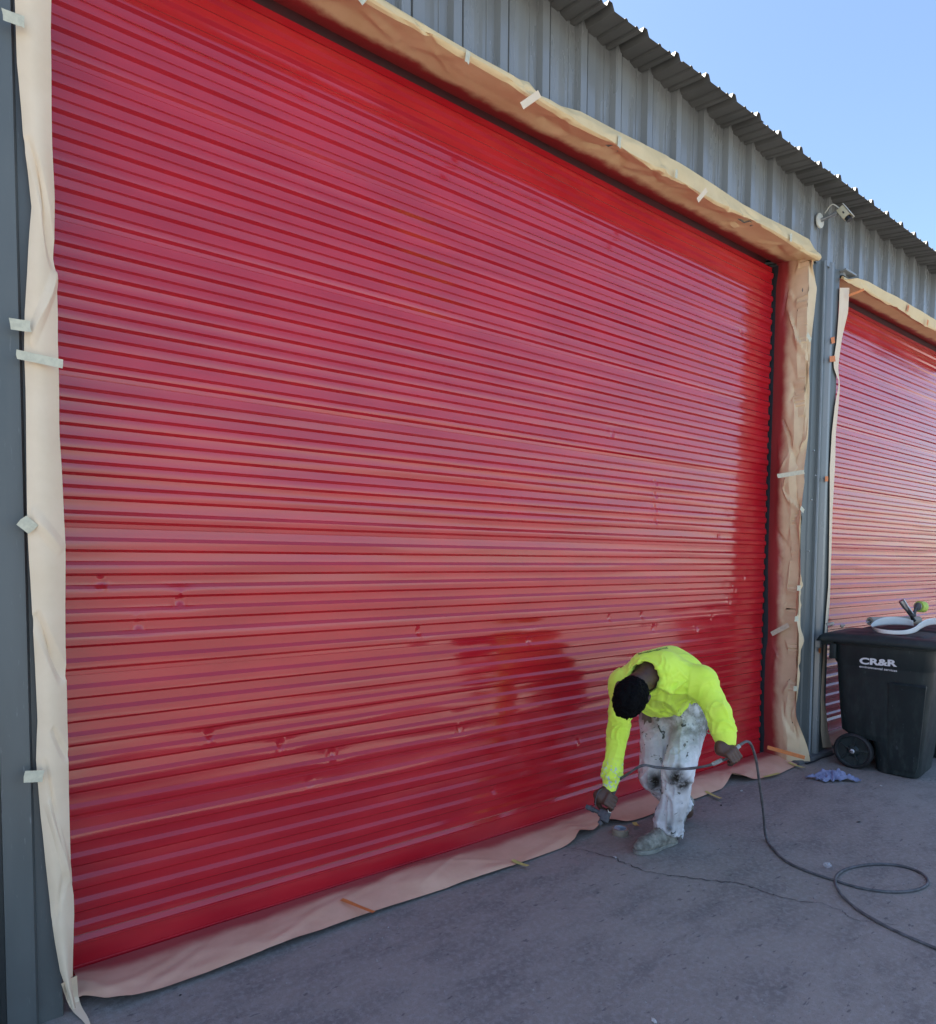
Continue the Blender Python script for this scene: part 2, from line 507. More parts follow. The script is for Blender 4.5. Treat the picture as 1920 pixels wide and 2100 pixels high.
# ------------------------------------------------------------------ the metal building
YW = -0.24            # outer face of the wall
DOOR_X0, DOOR_X1 = 0.19, 5.095
D2_X0, D2_X1 = 5.66, 10.56
H = 3.95
bld = thing('metal_building', (5.0, 0.0, 0.0), 'grey ribbed steel warehouse with overhanging roof edge around the red doors', 'building')
PITCH = 0.276
def rib_profile():
    # one pitch of wall sheet: (x, out)
    return [(0.0, 0.020), (0.030, 0.018), (0.062, 0.010), (0.092, 0.001), (0.112, 0.0), (0.115, 0.005), (0.121, 0.005), (0.124, 0.0), (0.164, 0.0),
            (0.176, 0.036), (0.222, 0.036), (0.230, 0.003), (0.238, 0.003), (0.243, 0.022), (0.276, 0.020)]
def wall_sheet(x0, z0, z1, n=3):
    prof = []
    for k in range(n):
        for (x, yo) in rib_profile()[:-1]:
            prof.append((x0 + k * PITCH + x, YW - yo))
    prof.append((x0 + n * PITCH, YW - 0.020))
    zs = np.linspace(z0, z1, 3)
    V = [(x, y, z) for (x, y) in prof for z in zs]
    return obj('wall_panel', V, grid_faces(len(prof), 3), M['wall'], bld, smooth=False)
ZT = 4.475
x = -0.065
for k in range(16):
    wall_sheet(x + k * 3 * PITCH, H - 0.02, ZT)
for k in range(4):                       # full-height wall left of the frame and right of the second door
    wall_sheet(x - (k + 1) * 3 * PITCH, 0.02 if k > 0 else 0.02, ZT)
for k in range(4):
    wall_sheet(10.97 + k * 3 * PITCH, 0.02, H - 0.022)

def extrude_z(name, prof, z0, z1, mat, parent, smooth=False, nz=2):
    zs = np.linspace(z0, z1, nz)
    V = [(px, py, z) for (px, py) in prof for z in zs]
    return obj(name, V, grid_faces(len(prof), nz), mat, parent, smooth)
# left post: flat channel with a groove, and the return into the opening
extrude_z('door_post', [(-0.40, YW - 0.004), (-0.012, YW - 0.004), (-0.010, YW + 0.030), (0.006, YW + 0.030), (0.008, YW - 0.006),
                        (0.088, YW - 0.006), (0.096, YW + 0.012), (0.165, YW + 0.012), (0.170, YW + 0.03), (0.170, 0.10)], 0.0, H + 0.02, M['post'], bld)
# post between the doors
extrude_z('door_post', [(DOOR_X1 + 0.004, 0.10), (DOOR_X1 + 0.004, YW + 0.02), (5.115, YW + 0.004), (5.235, YW + 0.004), (5.245, YW - 0.004), (5.335, YW - 0.004),
                        (5.343, YW - 0.030), (5.372, YW - 0.032), (5.376, YW - 0.012), (5.392, YW - 0.010), (5.420, YW - 0.046), (5.458, YW - 0.048), (5.470, YW - 0.02), (5.478, YW + 0.0)],
          0.012, H + 0.02, M['post'], bld)
M['edge_highlight'] = simple('painted_edge_highlight', (0.42, 0.46, 0.48), 0.3, 0.06, 6)  # pale colour paints a bright highlight along the post's left-facing edge
extrude_z('lit_edge_strip', [(5.3405, YW - 0.004), (5.3395, YW - 0.033), (5.3425, YW - 0.034)], 0.012, H + 0.02, M['edge_highlight'], bld)
extrude_z('lit_edge_strip', [(5.3895, YW - 0.010), (5.4175, YW - 0.048), (5.440, YW - 0.052)], 0.012, H + 0.02, M['wall'], bld)  # paler wall colour stands in for light on the post's sloping face
extrude_z('jamb_trim', [(5.482, YW + 0.01), (5.482, YW - 0.016), (5.486, YW - 0.020), (5.606, YW - 0.020), (5.610, YW - 0.016), (5.612, YW + 0.06), (5.640, YW + 0.06), (5.640, 0.10)],
          0.0, H + 0.008, M['post'], bld)
extrude_z('door_post', [(10.60, 0.10), (10.60, YW + 0.01), (10.62, YW - 0.01), (10.92, YW - 0.01), (10.93, YW)], 0.0, H + 0.01, M['post'], bld)
# headers with their undersides
for (xa, xb) in ((0.172, DOOR_X1 + 0.002), (5.646, 10.598)):
    mb = MB()
    mb.box(((xa + xb) / 2, -0.115, H + 0.058), (xb - xa, 0.235, 0.05), bev=0.004)
    mb.build('door_header', M['post'], bld, smooth=False)
# mitred flashing over the second door
mb = MB()
mb.box((5.70, YW - 0.040, H + 0.012), (0.19, 0.055, 0.016), bev=0.003)
mb.build('drip_flashing', M['wall'], bld, smooth=False)
# plinths
mb = MB(); mb.box((5.36, -0.15, 0.005), (0.56, 0.34, 0.05), bev=0.01); mb.build('post_plinth', M['curb'], bld, sharp=30)
# screws
for (px, py) in [(1669, 924), (1672, 975), (1664, 1025), (1658, 1130), (37, 730)]:
    p = on(px, py, 1, YW - 0.034 if px > 100 else YW - 0.006)
    mb = MB(); mb.lathe([(0.0, -0.006), (0.005, -0.006), (0.007, -0.002), (0.007, 0.004)], p, (0, 1, 0), 8)
    mb.build('screw', M['galv'], bld)
# roof sheets
YE, ZE, SL = -0.475, 4.402, 0.20
def roof_profile():
    return [(0.0, 0.0), (0.030, 0.0), (0.066, 0.0), (0.074, 0.010), (0.086, 0.010), (0.094, 0.0), (0.150, 0.0), (0.158, 0.010), (0.170, 0.010), (0.178, 0.0),
            (0.204, 0.0), (0.220, 0.034), (0.246, 0.034), (0.264, 0.0), (0.276, 0.0)]
for k in range(22):
    x0 = -2.60 + k * 3 * PITCH
    lift = 0.0035 * (k % 2) + 0.0015 * random.random()
    V, prof = [], []
    for q in range(3):
        for (dx, dz) in roof_profile()[:-1]: prof.append((x0 + q * PITCH + dx, dz))
    prof.append((x0 + 3 * PITCH + 0.02, 0.0))
    dy = random.uniform(-0.006, 0.006)
    for (xx, dz) in prof:
        for yy in (YE + dy, 0.4, 9.0):
            V.append((xx, yy, ZE + (yy - YE) * SL + dz + lift))
    F = grid_faces(len(prof), 3)
    n = len(V)
    ob = obj('roof_panel', V, F, M['roof'], bld, smooth=False)
    sm = ob.modifiers.new('t', 'SOLIDIFY'); sm.thickness = 0.0012; sm.offset = -1
# closed back and ends, so the inside stays dark
mb = MB()
mb.box((5.0, 9.0, 2.9), (17.4, 0.05, 6.2)); mb.box((-2.55, 4.4, 2.35), (0.05, 9.2, 4.7)); mb.box((14.25, 4.4, 2.35), (0.05, 9.2, 4.7))
mb.build('rear_wall', M['wall'], bld, smooth=False)
mb = MB(); mb.box((5.3, 1.1, 2.2), (11.3, 0.04, 4.4)); mb.build('inner_partition', M['interior'], bld, smooth=False)

# ------------------------------------------------------------------ roll-up doors
DENTS = [(208, 1193, .9), (369, 1230, 1.3), (284, 1279, .9), (430, 1508, 1.2), (576, 1527, 1.2), (682, 1545, 1.3), (635, 1602, .9), (859, 1295, .8), (943, 1493, 1),
         (1345, 1068, 1), (1476, 1100, .8), (1507, 1212, .8), (1496, 1235, .9), (1460, 1266, 1), (1343, 1287, 1), (1319, 1261, .9), (1252, 1266, .8), (1085, 1313, 1),
         (1525, 1185, .7), (1255, 890, 1), (1345, 990, .9), (1345, 1016, .9), (1345, 1042, .9), (1520, 682, 1.2), (1185, 1522, .9), (1430, 1290, 1.0), (1012, 1620, .6)]
DENTS = [(on(a, b, 1, -0.01), s_) for a, b, s_ in DENTS]

P_N = [(0.0, 0.0), (0.0105, 0.0128), (0.0180, 0.0132), (0.0260, 0.0134), (0.0340, 0.0132), (0.0410, 0.0128),
       (0.0565, 0.0004), (0.0650, 0.0001), (0.0735, -0.0002), (0.0820, -0.0001), (0.0899, 0.0)]
P_S = [(0.0, 0.0), (0.0010, 0.0016), (0.0028, 0.0018), (0.0038, 0.0010), (0.0180, 0.0020), (0.0285, 0.0124), (0.0360, 0.0130), (0.0440, 0.0132), (0.0510, 0.0128),
       (0.0665, 0.0004), (0.0760, 0.0001), (0.0860, -0.0002), (0.0960, -0.0001), (0.1051, 0.0)]
def door_slats(door, x0, x1, seed, dents):
    levels = []
    for zs in (3.3720, 2.8174, 2.2628, 1.7082, 1.1536, 0.5990):
        levels.append((zs, P_S))
        for k in range(5): levels.append((zs - (k + 1) * 0.0899, P_N))
    for k in range(5): levels.append((3.3720 + 0.1051 + k * 0.0899, P_N))
    for li, (z0, P) in enumerate(levels):
        Pn = P[-1][0]
        xs = list(np.linspace(x0, x1, 62))
        loc = [(d, s_) for d, s_ in dents if z0 - 0.02 < d[2] < z0 + Pn + 0.02]
        for d, s_ in loc:
            xs += list(d[0] + np.linspace(-0.075, 0.075, 31))
        xs = np.unique(np.clip(np.array(xs), x0, x1))
        prof = np.array(P)
        X, K = np.meshgrid(xs, np.arange(len(P)), indexing='ij')
        Z = z0 + prof[K, 0]
        O = prof[K, 1].copy()
        u = prof[K, 0] / Pn
        # oil-canning: the flats lean in and out along the curtain
        fl = 1 + 0.8 * np.sin(2 * PI * u + 0.5)
        O += fl * (0.0015 * vnoise(X * 0.8, Z * 9.5, seed, 11) + 0.0007 * vnoise(X * 2.3, Z * 13.5, seed, 12)) + 0.0025 * vnoise(X * 0.5, Z * 2.6, seed, 13)
        O += 0.006 * vnoise(X * 0.5, Z * 0.45, seed, 14)
        O += 0.00012 * vnoise(X * 9, Z * 60, seed, 15) * np.sin(PI * u)
        for d, s_ in loc:
            r2 = ((X - d[0]) / 0.013) ** 2 + ((Z - d[2]) / 0.016) ** 2
            O -= 0.0050 * s_ * np.exp(-r2)
            O += 0.0022 * s_ * np.exp(-((np.sqrt(r2) - 1.8) / 0.55) ** 2) * (0.5 + 0.5 * vnoise(X * 60, Z * 60, 0, li))
            O += 0.0012 * s_ * np.exp(-((X - d[0]) / 0.07) ** 2) * np.sin(2 * PI * u)
        V = np.stack([X, -O, Z], -1).reshape(-1, 3)
        obj('slat', V, grid_faces(len(xs), len(P)), M['red'], door, True, sharp=20)
    # bottom bar: flat plate with a doubled lip
    P_B = [(0.012, -0.005), (0.012, 0.022), (0.030, 0.022), (0.032, 0.017), (0.040, 0.017), (0.042, 0.012), (0.118, 0.0125), (0.121, 0.016), (0.127, 0.016), (0.130, 0.011), (0.1495, 0.0)]
    xs = np.linspace(x0, x1, 50)
    prof = np.array(P_B)
    X, K = np.meshgrid(xs, np.arange(len(P_B)), indexing='ij')
    O = prof[K, 1] + 0.003 * vnoise(X * 0.7, 3, seed, 21) + 0.0008 * vnoise(X * 5, prof[K, 0] * 20, seed, 22) + 0.006 * vnoise(X * 0.5, 0.06 * 0.45, seed, 14)
    obj('bottom_bar', np.stack([X, -O, prof[K, 0]], -1).reshape(-1, 3), grid_faces(len(xs), len(P_B)), M['red'], door, True, sharp=25)

door1 = thing('roll_up_door', (2.6, 0, 0), 'large freshly sprayed red roll-up door with dented slats beside the bending painter', 'door')
door_slats(door1, 0.175, 5.045, 0.0, DENTS)
door2 = thing('roll_up_door', (8.1, 0, 0), 'red roll-up door with pale sheen behind the black wheeled bin', 'door')
door_slats(door2, 5.70, 10.54, 4.3, [])
def guide(door, xg, w):
    mb = MB()
    mb.box((xg, 0.035, 1.975), (w, 0.03, 3.95)); mb.box((xg + w / 2 - 0.003 * np.sign(w), -0.004, 1.975), (0.006, 0.045, 3.95))
    mb.build('guide', M['guide'], door, smooth=False)
guide(door1, 5.063, 0.066)
guide(door1, 0.140, 0.066)
guide(door2, 5.670, 0.055)
guide(door2, 10.565, 0.05)
# barrel the curtain winds on, seen as the dark gap under the header
for d, xa, xb in ((door1, 0.2, 5.05), (door2, 5.72, 10.5)):
    mb = MB(); mb.tube([(xa, 0.22, 4.10), (xb, 0.22, 4.10)], 0.19, 20); mb.build('barrel', simple('oversprayed_drum', (0.16, 0.03, 0.035), 0.6, 0.15, 8), d)

# ------------------------------------------------------------------ masking paper
def paper(name, fn, nu, nv, mat, label, cre=(), amp=(0.012, 0.006), fs=(6.0, 14.0), seed=1, W=1.0, L=1.0, cat='masking paper', mask=None, post=None):
    u, v = np.meshgrid(np.linspace(0, 1, nu), np.linspace(0, 1, nv), indexing='ij')
    P = fn(u, v)
    du, dv = np.gradient(P, axis=0), np.gradient(P, axis=1)
    N = np.cross(du, dv)
    N /= np.linalg.norm(N, axis=-1)[..., None] + 1e-9
    a, b = u * W, v * L
    d = amp[0] * facet(a * fs[0], b * fs[0] * 0.55, seed) + amp[1] * facet(a * fs[1], b * fs[1] * 0.6, seed + 31)
    for (u0, v0, u1, v1, A, w) in cre:
        x0, y0, x1, y1 = u0 * W, v0 * L, u1 * W, v1 * L
        dx, dy = x1 - x0, y1 - y0
        l2 = dx * dx + dy * dy
        tt = np.clip(((a - x0) * dx + (b - y0) * dy) / l2, 0, 1)
        dist = np.hypot(a - x0 - tt * dx, b - y0 - tt * dy)
        d = d + A * np.clip(1 - dist / w, 0, 1) * np.sqrt(np.clip(4 * tt * (1 - tt), 0.0, 1))
    if mask is not None: d = d * mask(u, v)
    P = P + N * d[..., None]
    if post is not None: P = post(P, u, v)
    o = obj(name, P.reshape(-1, 3), grid_faces(nu, nv), mat, None, True, uv=np.stack([u.ravel(), v.ravel()], 1), sharp=22)
    tag(o, label, cat)
    return o
def interp(pts, y):
    p = np.array(pts, float)
    return np.interp(y, p[:, 1], p[:, 0])

# left strip
LE = [(28, -60), (30, 0), (35, 130), (48, 270), (58, 350), (67, 425), (62, 480), (57, 560), (51, 640), (49, 720), (52, 800), (55, 1000), (60, 1150), (70, 1350), (76, 1480), (73, 1560), (82, 1680), (105, 1880), (125, 1990), (142, 2040), (150, 2075)]
RE = [(103, -60), (104, 0), (106, 150), (112, 400), (115, 530), (118, 550), (119, 700), (122, 790), (127, 950), (130, 1060), (135, 1230), (140, 1470), (143, 1640), (147, 1800), (152, 1835), (153, 1870), (151, 1950), (149, 2030), (158, 2075)]
def f_left(u, v):
    y = -60 + v * 2128
    xl, xr = interp(LE, y), interp(RE, y)
    px = xl + (xr - xl) * u
    yw = -0.262 + 0.010 * np.sin(v * 9) * (1 - u) - 0.018 * np.sin(PI * u) + 0.022 * u ** 2
    r = CAM_F[None, None] + ((px - CX) / FPX)[..., None] * CAM_R - ((y - CY) / FPX)[..., None] * CAM_U
    P = CAM_C + r * ((yw - CAM_C[1]) / r[..., 1])[..., None]
    P[..., 2] = np.maximum(P[..., 2], 0.006)
    return P
paper('masking_paper', f_left, 48, 520, M['paper_side'], 'long tan masking paper strip hanging down the far left post', amp=(0.006, 0.002), fs=(3.0, 9),
      cre=[(0.1, 0.16, 1.0, 0.29, 0.018, 0.04), (0.15, 0.36, 1.0, 0.29, -0.016, 0.04), (0.05, 0.62, 0.95, 0.685, 0.020, 0.045), (0.3, 0.80, 0.95, 0.88, -0.014, 0.04), (0.5, 0.73, 0.98, 0.76, 0.010, 0.03), (0.1, 0.52, 0.9, 0.56, -0.011, 0.04),
           (0.25, 0.76, 0.75, 0.86, 0.008, 0.025), (0.05, 0.92, 0.8, 0.87, 0.007, 0.03)], seed=3, W=0.2, L=4.2)
# trailing scrap of the left strip on the ground is part of the same sheet's corner
mb = MB()
c0 = [on(142, 2010, 1, -0.262), on(150, 2050, 2, 0.030), on(160, 2072, 2, 0.008), on(176, 2092, 2, 0.006), on(190, 2120, 2, 0.004)]
cs = spline(c0, 14)
V = []
for i, p in enumerate(cs):
    w = 0.022 * (1 - i / 13.0) + 0.002
    V += [p + np.array([-w, -w * 0.3, 0]), p + np.array([w, w * 0.3, 0.004])]
mb.add(V, [(2 * i, 2 * i + 1, 2 * i + 3, 2 * i + 2) for i in range(13)])
tag(mb.build('masking_paper', M['paper_side']), 'curled narrow end of paper trailing on the concrete at bottom left corner', 'masking paper')

# header strip over the near door (u: 0 = back edge at the curtain, 1 = top edge on the wall)
TOPE = np.array([on(a, b, 1, YW - 0.012)[[0, 2]] for a, b in [(700, -32), (755, 0), (860, 62), (960, 130), (1030, 165), (1075, 178), (1102, 212), (1180, 238), (1270, 285), (1380, 340), (1500, 415), (1580, 460), (1655, 497)]])
def f_head(u, v):
    X = 0.10 + v * (5.135 - 0.10)
    zt = -0.05 * sstep(5.02, 5.14, X) + np.interp(X, TOPE[:, 0], TOPE[:, 1], left=4.0) + 0.004 * vnoise(X * 5, 0, 0, 44)
    bulge = 0.022 * vnoise(X * 1.7, 0, 1.0, 41) + 0.012 * vnoise(X * 4.3, 0, 2.0, 42)
    zf = 3.900 + 0.02 * vnoise(X * 1.1, 3, 0, 43) - 0.4 * np.abs(bulge)
    yf = YW - 0.062 - np.abs(bulge)
    # section: back -> lower front fold -> up the wall
    kn = np.array([0.0, 0.35, 0.60, 0.68, 0.76, 1.0])
    ys = [np.full_like(X, 0.0), -0.012 + (yf + 0.012) * 0.55, yf + 0.006, yf - 0.008, yf - 0.004, np.full_like(X, YW - 0.052)]
    zs = [np.full_like(X, 3.972), 3.955 - 0.2 * (3.955 - zf), zf - 0.002, zf + 0.006, zf + 0.03, zt]
    Y, Z = np.zeros_like(X), np.zeros_like(X)
    for i in range(5):
        w = np.clip((u - kn[i]) / (kn[i + 1] - kn[i]), 0, 1)
        m = (u >= kn[i]) & (u <= kn[i + 1])
        Y = np.where(m, ys[i] + (ys[i + 1] - ys[i]) * w, Y)
        Z = np.where(m, zs[i] + (zs[i + 1] - zs[i]) * w, Z)
    return np.stack([X, Y, Z], -1)
rng = random.Random(5)
cre = []
for k in range(44):
    u0 = rng.uniform(0.15, 0.95); v0 = rng.uniform(0.2, 0.97)
    cre.append((u0, v0, min(1, max(0.3, u0 + rng.choice((-1, 1)) * rng.uniform(0.2, 0.5))), v0 + rng.choice((-1, 1)) * rng.uniform(0.015, 0.05), rng.choice((-1, 1)) * rng.uniform(0.006, 0.015), rng.uniform(0.02, 0.05)))
paper('masking_paper', f_head, 36, 420, M['paper_head'], 'crumpled tan masking paper folded along the top of the near red door', amp=(0.017, 0.008), fs=(2.6, 6.5), cre=cre, seed=8, post=lambda P, u, v: np.stack([P[..., 0], np.where(P[..., 2] > 3.90, np.where(u > 0.62, np.minimum(P[..., 1], YW - 0.047), P[..., 1]), P[..., 1]), P[..., 2]], -1), W=0.42, L=5.1,
      mask=lambda u, v: 0.10 + 0.90 * sstep(0.08, 0.34, u) * (1 - 0.80 * sstep(0.78, 1.0, u)))

# right jamb strip (u: 0 = back edge at the curtain guide, 1 = outer edge taped on the post)
JR = [(1680, 560), (1660, 620), (1655, 760), (1650, 900), (1650, 960), (1651, 990), (1646, 1040), (1641, 1080), (1641, 1190), (1637, 1240), (1634, 1290), (1631, 1400), (1633, 1470), (1643, 1530), (1646, 1560)]
JR = [(1641, 490), (1662, 530), (1673, 570), (1676, 590), (1672, 640), (1664, 700), (1660, 760), (1661, 800), (1657, 900), (1650, 960), (1651, 990), (1646, 1040), (1641, 1080), (1641, 1190), (1636, 1225), (1637, 1245), (1632, 1268), (1636, 1300), (1632, 1400), (1633, 1470), (1643, 1530), (1646, 1560)]
def f_jamb(u, v):
    pyy = 495 + v * 1062
    z = np.interp(pyy, [495, 1557], [4.02, 0.012])
    # outer edge measured on the photograph, at the wall plane
    xo_px = interp(JR, pyy)
    r = CAM_F[None, None] + ((xo_px - CX) / FPX)[..., None] * CAM_R - ((pyy - CY) / FPX)[..., None] * CAM_U
    E = CAM_C + r * ((YW - 0.048 - CAM_C[1]) / r[..., 1])[..., None]
    xo = E[..., 0]
    bul = 0.016 * vnoise(z * 2.6, 0, 0, 52) + 0.012 * vnoise(z * 6, 0, 3, 53)
    yf = -0.215 - bul
    kn = [0.0, 0.30, 0.62, 0.74, 0.84, 1.0]
    xs = [np.full_like(u, DOOR_X1 - 0.006), DOOR_X1 - 0.026 + 0.4 * bul, DOOR_X1 - 0.032 + 0.6 * bul, DOOR_X1 + 0.012, DOOR_X1 + 0.4 * (xo - DOOR_X1), xo]
    ys = [np.full_like(u, -0.012), np.full_like(u, -0.105), yf + 0.02, yf - 0.028, yf - 0.055 + 0.5 * (yf + 0.24), np.full_like(u, YW - 0.048)]
    X, Y = np.zeros_like(u), np.zeros_like(u)
    for i in range(5):
        w = np.clip((u - kn[i]) / (kn[i + 1] - kn[i]), 0, 1)
        m = (u >= kn[i]) & (u <= kn[i + 1])
        X = np.where(m, xs[i] + (xs[i + 1] - xs[i]) * w, X)
        Y = np.where(m, ys[i] + (ys[i + 1] - ys[i]) * w, Y)
    flare = sstep(0.9, 1.0, v)
    Y = Y - flare * 0.06 * u
    zz = np.clip(E[..., 2] * u + z * (1 - u), 0.008, 4.03)
    return np.stack([X, Y, zz], -1)
rng = random.Random(9)
cre = []
for k in range(44):
    u0 = rng.uniform(0.25, 0.95); v0 = rng.uniform(0.02, 0.98)
    cre.append((u0, v0, min(0.98, max(0.15, u0 + rng.choice((-1, 1)) * rng.uniform(0.2, 0.5))), v0 + rng.choice((-1, 1)) * rng.uniform(0.03, 0.09), rng.choice((-1, 1)) * rng.uniform(0.010, 0.024), rng.uniform(0.016, 0.04)))
paper('masking_paper', f_jamb, 40, 340, M['paper_jamb'], 'crumpled masking paper covering the right jamb of the near door, red along its inner edge', amp=(0.032, 0.016), fs=(2.8, 7.0), cre=cre, seed=12, post=lambda P, u, v: np.stack([np.where(u < 0.58, np.minimum(P[..., 0], DOOR_X1 - 0.004), P[..., 0]), np.where((u >= 0.58) & (P[..., 0] > DOOR_X1 - 0.008), np.minimum(P[..., 1], YW - 0.024 - 0.02 * sstep(5.11, 5.2, P[..., 0])), P[..., 1]), P[..., 2]], -1), W=0.40, L=4.0,
      mask=lambda u, v: 0.15 + 0.85 * sstep(0.12, 0.45, u) * (1 - 0.7 * sstep(0.80, 1.0, u)))

# floor strip (u: 0 = tucked under the door, 1 = outer edge on the concrete)
FO = np.array([on(a, b, 2, 0.0)[:2] for a, b in [(172, 2060), (219, 2071), (271, 2060), (469, 1988), (625, 1930), (771, 1876), (960, 1811), (1054, 1779), (1179, 1730), (1189, 1719), (1210, 1717), (1236, 1696), (1283, 1691), (1325, 1678), (1418, 1644), (1481, 1620), (1502, 1602), (1528, 1606), (1601, 1589), (1632, 1573), (1645, 1555)]])
def f_floor(u, v):
    X = 0.215 + v * (5.25 - 0.215)
    yo = np.interp(X, FO[:, 0], FO[:, 1]) + 0.004 * vnoise(X * 6, 0, 0, 64)
    lift = 0.016 + 0.016 * vnoise(X * 1.6, 0, 0, 61) + 0.012 * vnoise(X * 4.1, 0, 0, 62)
    Y = -0.024 + (yo + 0.024) * u
    Z = 0.026 * (1 - u) ** 2 + 0.012 + np.clip(lift, 0, 1) * np.sin(PI * np.clip(u, 0, 1)) ** 1.0 + 0.012 * np.clip(vnoise(X * 3.2, 0, 5, 63), 0, 1) * u ** 3
    # places where the outer edge curls up off the slab
    for xc, wd, hh in ((4.31, 0.10, 0.055), (2.70, 0.10, 0.04), (0.30, 0.12, 0.03), (2.95, 0.10, 0.035), (1.2, 0.25, 0.012)):
        Z = Z + hh * np.exp(-((X - xc) / wd) ** 2) * u ** 2.2
    return np.stack([X, Y, Z], -1)
rng = random.Random(15)
cre = []
for k in range(42):
    u0 = rng.uniform(0.15, 0.95); v0 = rng.uniform(0.02, 0.98)
    cre.append((u0, v0, min(1, max(0.0, u0 + rng.choice((-1, 1)) * rng.uniform(0.3, 0.8))), v0 + rng.choice((-1, 1)) * rng.uniform(0.04, 0.12), rng.uniform(0.002, 0.006), rng.uniform(0.02, 0.05)))
paper('masking_paper', f_floor, 26, 420, M['paper_floor'], 'pinkish overspray-dusted masking paper lying on the ground along the near door', amp=(0.006, 0.0025), fs=(3, 8), cre=cre, seed=21, W=0.29, L=5.0,
      mask=lambda u, v: 0.3 + 0.7 * sstep(0, 0.3, u))

# second door: header, left strip and floor strip
T2 = np.array([on(a, b, 1, YW - 0.03)[[0, 2]] for a, b in [(1727, 576), (1752, 572), (1775, 580), (1850, 620), (1920, 662), (2000, 705)]])
def f_head2(u, v):
    X = 5.60 + v * (9.2 - 5.60)
    zt = np.interp(X, T2[:, 0], T2[:, 1]) + 0.004 * vnoise(X * 5, 0, 0, 74)
    bulge = 0.018 * vnoise(X * 2.2, 0, 1.0, 71) + 0.008 * vnoise(X * 5, 0, 2.0, 72)
    yf = YW - 0.055 - bulge
    zf = 3.885 + 0.012 * vnoise(X * 2, 0, 0, 73)
    kn = [0.0, 0.5, 0.66, 0.74, 1.0]
    ys = [np.full_like(X, -0.012), -0.012 + (yf + 0.012) * 0.72, yf + 0.006, yf, np.full_like(X, YW - 0.055)]
    zs = [np.full_like(X, 3.972), 3.945 - 0 * X, zf, zf + 0.02, zt]
    Y, Z = np.zeros_like(X), np.zeros_like(X)
    for i in range(4):
        w = np.clip((u - kn[i]) / (kn[i + 1] - kn[i]), 0, 1)
        m = (u >= kn[i]) & (u <= kn[i + 1])
        Y = np.where(m, ys[i] + (ys[i + 1] - ys[i]) * w, Y)
        Z = np.where(m, zs[i] + (zs[i + 1] - zs[i]) * w, Z)
    return np.stack([X, Y, Z], -1)
rng = random.Random(25)
cre = [(rng.uniform(0.4, 0.9), v0, rng.uniform(0.4, 0.98), v0 + rng.uniform(-0.05, 0.05), rng.choice((-1, 1)) * rng.uniform(0.005, 0.012), 0.03) for v0 in [rng.uniform(0, 1) for _ in range(18)]]
paper('masking_paper', f_head2, 30, 200, M['paper_head'], 'tan masking paper folded along the top of the far door at right edge', amp=(0.007, 0.003), fs=(5, 12), cre=cre, seed=27, W=0.4, L=3.6,
      mask=lambda u, v: 0.3 + 0.7 * sstep(0.3, 0.7, u))
L2 = [(1724, 590), (1722, 640), (1717, 700), (1711, 742), (1712, 757), (1721, 780), (1721, 795), (1714, 830), (1707, 890), (1703, 960), (1703, 1050), (1700, 1200), (1690, 1330), (1684, 1430), (1684, 1500), (1688, 1532)]
R2 = [(1741, 590), (1738, 640), (1726, 690), (1719, 742), (1718, 757), (1721, 782), (1722, 795), (1719, 830), (1713, 890), (1711, 960), (1706, 1050), (1701, 1230), (1693, 1330), (1690, 1430), (1697, 1500), (1706, 1534)]
def f_left2(u, v):
    y = 590 + v * 943
    xl, xr = interp(L2, y) - 1.0, interp(R2, y) + 1.5
    px = xl + (xr - xl) * u
    yw = -0.275 - 0.012 * np.sin(PI * u) + 0.03 * u
    r = CAM_F[None, None] + ((px - CX) / FPX)[..., None] * CAM_R - ((y - CY) / FPX)[..., None] * CAM_U
    P = CAM_C + r * ((yw - CAM_C[1]) / r[..., 1])[..., None]
    P[..., 2] = np.maximum(P[..., 2], 0.008)
    return P
paper('masking_paper', f_left2, 10, 110, M['paper_side'], 'narrow tan masking paper strip on the left jamb of the far door', amp=(0.003, 0.001), fs=(5, 12), seed=33, W=0.12, L=4)
def f_floor2(u, v):
    X = 5.70 + v * 4.6
    Y = -0.025 - u * (0.20 + 0.015 * vnoise(X * 3, 0, 0, 81))
    Z = 0.02 * (1 - u) + 0.013 + 0.012 * np.sin(PI * u) * (1 + vnoise(X * 3, 0, 0, 82))
    return np.stack([X, Y, Z], -1)
paper('masking_paper', f_floor2, 12, 90, M['paper_floor'], 'pale pink masking paper on the ground under the far door, behind the bin', amp=(0.004, 0.002), seed=37, W=0.22, L=4)

# ------------------------------------------------------------------ tape
def tape(px, py, ang, ln, w, mat, label, plane=(1, YW - 0.05), group=None, curl=0.0, normal=None, ragged=0.004):
    ln, w = ln * (0.74 if ln < 0.1 else 0.93), w * 0.80
    c = on(px, py, *plane)
    n = np.array([0, -1.0, 0]) if plane[0] == 1 else (np.array([0, 0, 1.0]) if plane[0] == 2 else np.array([-1.0, 0, 0]))
    if normal is not None: n = nrm(normal)
    # direction in the picture, projected on the surface
    dv = on(px + 6 * math.cos(ang), py - 6 * math.sin(ang), *plane) - c
    dv = nrm(dv - n * (dv @ n))
    sv = np.cross(n, dv)
    V = []
    m = 7
    for i in range(m):
        s_ = (i / (m - 1) - 0.5)
        for k in range(3):
            q = (k / 2.0 - 0.5)
            rag = ragged * vnoise(k * 1.7, i * 0.9, px * 0.31, 3) if i in (0, m - 1) else 0
            V.append(c + dv * (s_ * ln + rag) + sv * q * w + n * (0.002 + curl * (max(0, abs(s_) * 2 - 0.5)) ** 2 + 0.0015 * vnoise(i * 0.8, k, py, 5)))
    o = obj('tape_strip', np.array(V), grid_faces(m, 3), mat, None, True)
    return tag(o, label, 'tape', group)
C_, Y_, O_ = M['tape_cream'], M['tape_yellow'], M['tape_orange']
R = math.radians
PL = (1, -0.290)
